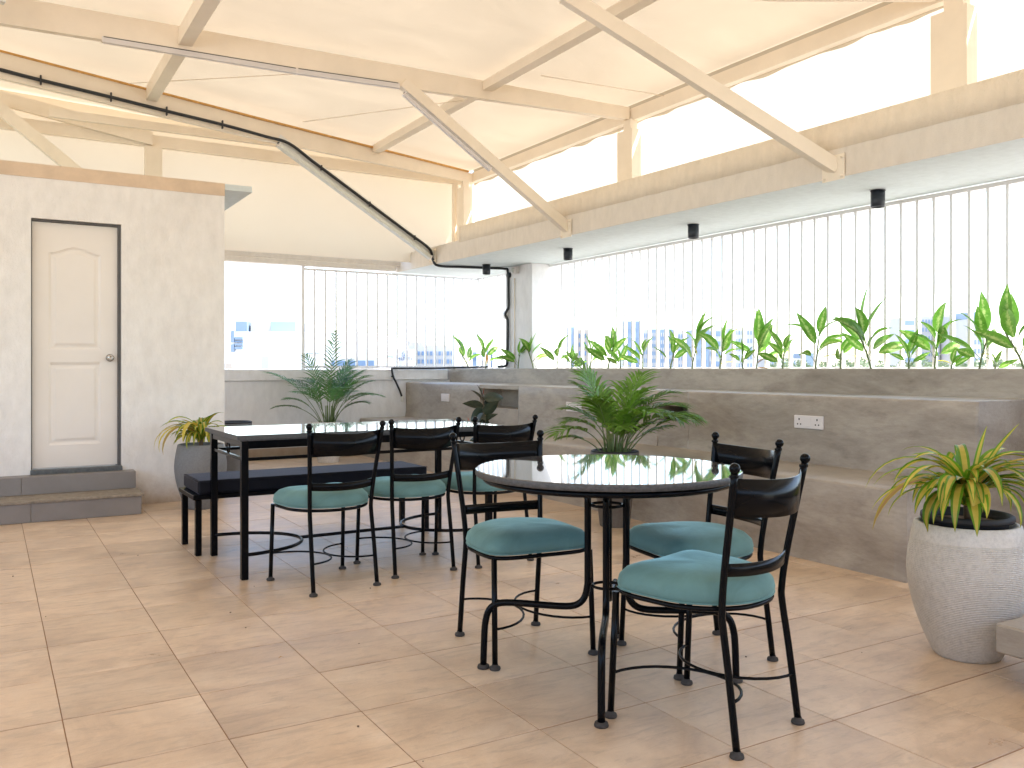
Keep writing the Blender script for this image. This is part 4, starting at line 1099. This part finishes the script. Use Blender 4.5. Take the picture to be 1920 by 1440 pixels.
# rubber plant
rb = empty('rubber_plant', (4.12, 7.42, 0), 0, 'dark leaved rubber plant standing between the long table and the bench', 'potted plant')
MB().lathe(pot_profile('taper', .13, .34), 32).build('pot', 'greypot', rb); soil_disc(rb, .11, .30)
b = MB(); b.tube(catmull([Vector((0, 0, .28)), Vector((.005, .0, .6)), Vector((.0, .01, .93))], 4), .008, 8); sq = [Vector((0, 0, .42)), Vector((-.07, .05, .55)), Vector((-.12, .07, .66))]; b.tube(catmull(sq, 4), .004, 6); b.build('stem', 'stem_brown', rb)
RL = [leaf_me('leaf', .185, .052, d, f, 'rubberleaf') for d, f in ((.2, .3), (.7, .25))]
for k, (a, e, z, s_) in enumerate(((175, 12, .82, 1.0), (150, 55, .86, .9), (140, 62, .90, .8), (10, 8, .90, 1.05), (20, 20, .84, .7), (0, 48, .74, 1.05), (-20, 30, .68, .8), (-150, -35, .80, 1.1), (-120, -50, .76, .9), (5, 22, .58, 1.0), (-60, 50, .56, .9), (-110, 60, .56, 1.0), (60, 40, .7, .8), (100, 30, .62, .9), (170, -10, .52, .7), (-10, -5, .50, .8))):
    put_leaf(rb, RL[k % 2], Vector((0, 0, z)), a, e, random.choice((-1, 1))*random.uniform(35, 75), s_*1.15)
for a, e in ((180, 20), (150, -10)): put_leaf(rb, RL[0], Vector((-.12, .07, .66)), a, e, 0, .95)
put_leaf(rb, leaf_me('leaf', .10, .008, .1, .5, 'redbud'), Vector((0, .01, .92)), 30, 82, 0, 1); put_leaf(rb, leaf_me('leaf', .10, .016, .1, .5, 'leaf_dead'), Vector((.02, .0, .72)), -40, 80, 0, 1)
put_leaf(rb, leaf_me('leaf', .05, .008, .1, .5, 'redbud'), Vector((-.12, .07, .68)), 150, 60, 0, 1)

# ------------------------------------------------------------------ the city beyond the bars
def block(name, px0, px1, ytop, d, mat, label, bands=None, bandmat='city_dark', cat='building', cols=0, depth=14, fl=3.2, gapc=.5, zb=-30, y0band=None, tilt=0):
    pc = (px0+px1)/2; u = (pc-960)/F_; x = d*(S_+C_*u); y = d*(C_-S_*u); W = (px1-px0)*d/F_; top = H_+(690-ytop)*d/F_
    o = empty(name, (x, y, zb), -math.atan2(S_, C_)+tilt, label, cat)
    MB().box(-W/2, W/2, 0, depth, 0, top-zb).build('wall', mat, o)
    if bands:
        b = MB(); z = top-zb-bands[0]; nrow = 0
        while z > (H_-zb-4) and nrow < 60:
            if cols:
                cw = W/cols
                for c_ in range(cols): b.box(-W/2+cw*(c_+gapc/2), -W/2+cw*(c_+1-gapc/2), -.12, .0, z-fl*.5, z)
            else: b.box(-W/2+.3, W/2-.3, -.12, .0, z-fl*.45, z)
            z -= fl; nrow += 1
        if cols and nrow*cols: tag(b.build('windows', bandmat, o), kind='stuff')
        else: tag(b.build('window_bands', bandmat, o), kind='stuff')
    return o, W, top-zb
o, W, Ht = block('white_hall', 400, 702, 622, 62, 'hall_white', 'large blank white building seen through the open gap', None, depth=20)
def patch(o, d, pc, px0, px1, y0, y1, mat, name, th=.25):
    k = d/F_; z0 = H_+(690-y1)*k+30; z1 = H_+(690-y0)*k+30
    MB().box((px0-pc)*k, (px1-pc)*k, -th, 0, z0, z1).build(name, mat, o)
pc = 551
for (a, b_, c_, e_, m_, nm) in ((435, 441, 620, 642, 'city_blue', 'glass_strip'), (442, 457, 632, 637, 'city_blue', 'window'), (442, 457, 639, 642, 'city_dark', 'window'), (442, 457, 644, 648, 'city_blue', 'window'), (442, 457, 650, 655, 'city_blue', 'window'), (435, 441, 646, 660, 'city_blue', 'glass_strip'), (492, 506, 668, 691, 'city_pale', 'door'), (576, 601, 661, 663, 'city_blue', 'window'), (424, 437, 681, 691, 'city_beige', 'low_wall')):
    patch(o, 62, pc, a, b_, c_, e_, m_, nm)
block('roof_block', 441, 463, 602, 75, 'city_blue', 'small pale blue box on the white building roof, left one', None, depth=5)
block('roof_block', 470, 508, 603, 75.5, 'city_pale', 'long pale rooftop box between the two blue ones', None, depth=5)
block('roof_block', 508, 554, 603, 75, 'city_blue', 'long blue box on the white building roof, right one', None, depth=5)
block('low_shed', 612, 712, 671, 48, 'city_white', 'long low building with a dark blue window strip beyond the left bars', (.15,), 'city_dark', fl=.9, depth=8)
o, W, Ht = block('open_frame_building', 703, 852, 648, 90, 'city_pale', 'unfinished concrete building with rows of dark blue openings', (.6,), 'city_dark', cols=19, fl=1.05*.8, gapc=.45, depth=16)
# ragged scaffolding on top
b = MB()
for k in range(34):
    x = -W/2+W*.02+random.random()*W*.58; b.box(x, x+.12, .5, .62, Ht, Ht+random.uniform(.2, .75))
b.box(-W/2, -W/2+W*.6, 1.0, 1.1, Ht, Ht+.35); b.build('scaffolding', 'city_pale', o)
o, W, Ht = block('billboard', 743, 774, 655, 70, 'city_white', 'white billboard with a round emblem and the letters MULTI', None, cat='sign', depth=1)
k = 70/F_
b = MB(); zc = H_+(690-664)*k+30
b.tube([(.0+.20*math.cos(2*PI*i/24), -.04, zc+.22*math.sin(2*PI*i/24)) for i in range(24)], .035, 6, True); b.tube([(0, -.04, zc-.13), (0, -.04, zc+.12)], .04, 6); b.build('emblem', 'city_blue', o)
tx = D.curves.new('lettering', 'FONT'); tx.body = 'MULTI'; tx.size = .34; tx.extrude = .02; tx.align_x = 'CENTER'; tx.space_character = 1.35
to = D.objects.new('lettering_tmp', tx); C.objects.link(to); dg = bpy.context.evaluated_depsgraph_get()
tm = D.meshes.new_from_object(to.evaluated_get(dg)); D.objects.remove(to); tm.materials.clear(); tm.materials.append(M['city_dark'])
link('lettering', tm, o, (0, -.05, H_+(690-675.5)*k+30), (PI/2, 0, 0))
block('signboard', 721, 731, 671, 66, 'city_red', 'small red and pink signboard left of the billboard', None, cat='sign', depth=.4)
block('grey_annexe', 712, 737, 666, 68, 'city_blue', 'narrow blue grey building behind the red signboard', None, depth=3)
block('glass_block', 886, 899, 660, 120, 'city_blue', 'narrow blue glazed block between the corner bars', (.5,), cols=3, fl=1.5)
block('glass_block', 912, 930, 655, 125, 'city_blue', 'wider blue glazed block behind the plants by the corner', (.5,), cols=4, fl=1.5)
block('tower', 1034, 1083, 613, 300, 'city_blue', 'blue glass tower right of the column', (1.2,), 'city_pale', cols=5, fl=3.4)
block('tower', 1084, 1106, 618, 320, 'city_beige', 'beige block beside the blue glass tower', (1.5,), cols=4, fl=3.2)
block('tower', 1168, 1199, 602, 340, 'city_blue', 'tall pale blue glass tower above the bushy plants', (1.5,), 'city_blue', fl=3.5)
block('tower', 1199, 1222, 618, 345, 'city_pale', 'pale grey block attached to the tall blue tower', (1.5,), 'city_blue', cols=6, fl=3.3)
block('tower', 1222, 1262, 617, 350, 'city_blue', 'wide pale glass office block', (1.5,), 'city_pale', cols=10, fl=3.0)
block('tower', 1262, 1290, 620, 360, 'city_white', 'white apartment block before the darker tower', (1.5,), 'city_blue', cols=6, fl=3.1)
block('tower', 1303, 1329, 617, 280, 'city_blue', 'deeper blue glass tower behind the tall curved plant', (1.5,), 'city_blue', fl=3.5)
block('tower', 1330, 1352, 614, 285, 'city_white', 'white tower with blue balcony bands', (1.2,), 'city_blue', cols=2, fl=3.3, gapc=.2)
block('tower', 1378, 1422, 614, 330, 'city_white', 'white tower with small windows behind the broad leafed plant', (1.2,), 'city_blue', cols=8, fl=3.1)
block('low_block', 1440, 1510, 672, 260, 'city_pale', 'long low pale block near the horizon', (1,), 'city_blue', cols=12, fl=2.6)
block('low_block', 1510, 1526, 662, 270, 'city_blue', 'small blue block near the horizon', None)
block('tower', 1692, 1716, 595, 300, 'city_white', 'white tower with blue floors left of the wide plant', (1.2,), 'city_blue', fl=3.2)
block('tower', 1728, 1762, 593, 320, 'city_pale', 'pale apartment tower behind the wide plant', (1.2,), 'city_blue', cols=6, fl=3.0)
block('tower', 1768, 1787, 590, 330, 'city_pale', 'slim pale tower between two taller ones', (1.2,), 'city_blue', cols=3, fl=3.0)
block('tower', 1792, 1812, 592, 310, 'city_white', 'white tower with balcony rows', (1.2,), 'city_blue', fl=3.1)
o, W, Ht = block('tower', 1819, 1845, 597, 300, 'city_white', 'tower with a blue crown near the right edge', (1.2,), 'city_blue', cols=4, fl=3.1)
MB().box(-W/2-.1, W/2+.1, -.2, 10, Ht-.2, Ht+2.2).build('crown', 'city_blue', o)
b = MB(); rnd = random.Random(5)
b.uv = b.bm.loops.layers.uv.new('UVMap')
for k in range(7000):
    px = rnd.uniform(1545, 1930) if rnd.random() < .8 else rnd.uniform(1440, 1560); d = rnd.uniform(90, 130); u = (px-960)/F_
    hh = (690-(676+6*math.sin(px*.05)+4*math.sin(px*.17)))*d/F_; z = H_+hh*rnd.random()**.8-1*rnd.random()
    c_ = Vector((d*(S_+C_*u), d*(C_-S_*u), z)); s = rnd.uniform(.12, .3)
    v1 = Vector((rnd.uniform(-1, 1), rnd.uniform(-1, 1), rnd.uniform(-1, 1))).normalized()*s; v2 = Vector((rnd.uniform(-1, 1), rnd.uniform(-1, 1), rnd.uniform(-1, 1))).normalized()*s
    b.face([b.bm.verts.new(c_+v1), b.bm.verts.new(c_+v2), b.bm.verts.new(c_-v1)])
tl = b.build('far_trees', 'far_tree'); tag(tl, kind='stuff')
print('triangles', sum(len(o.data.polygons) for o in D.objects if o.type == 'MESH'))
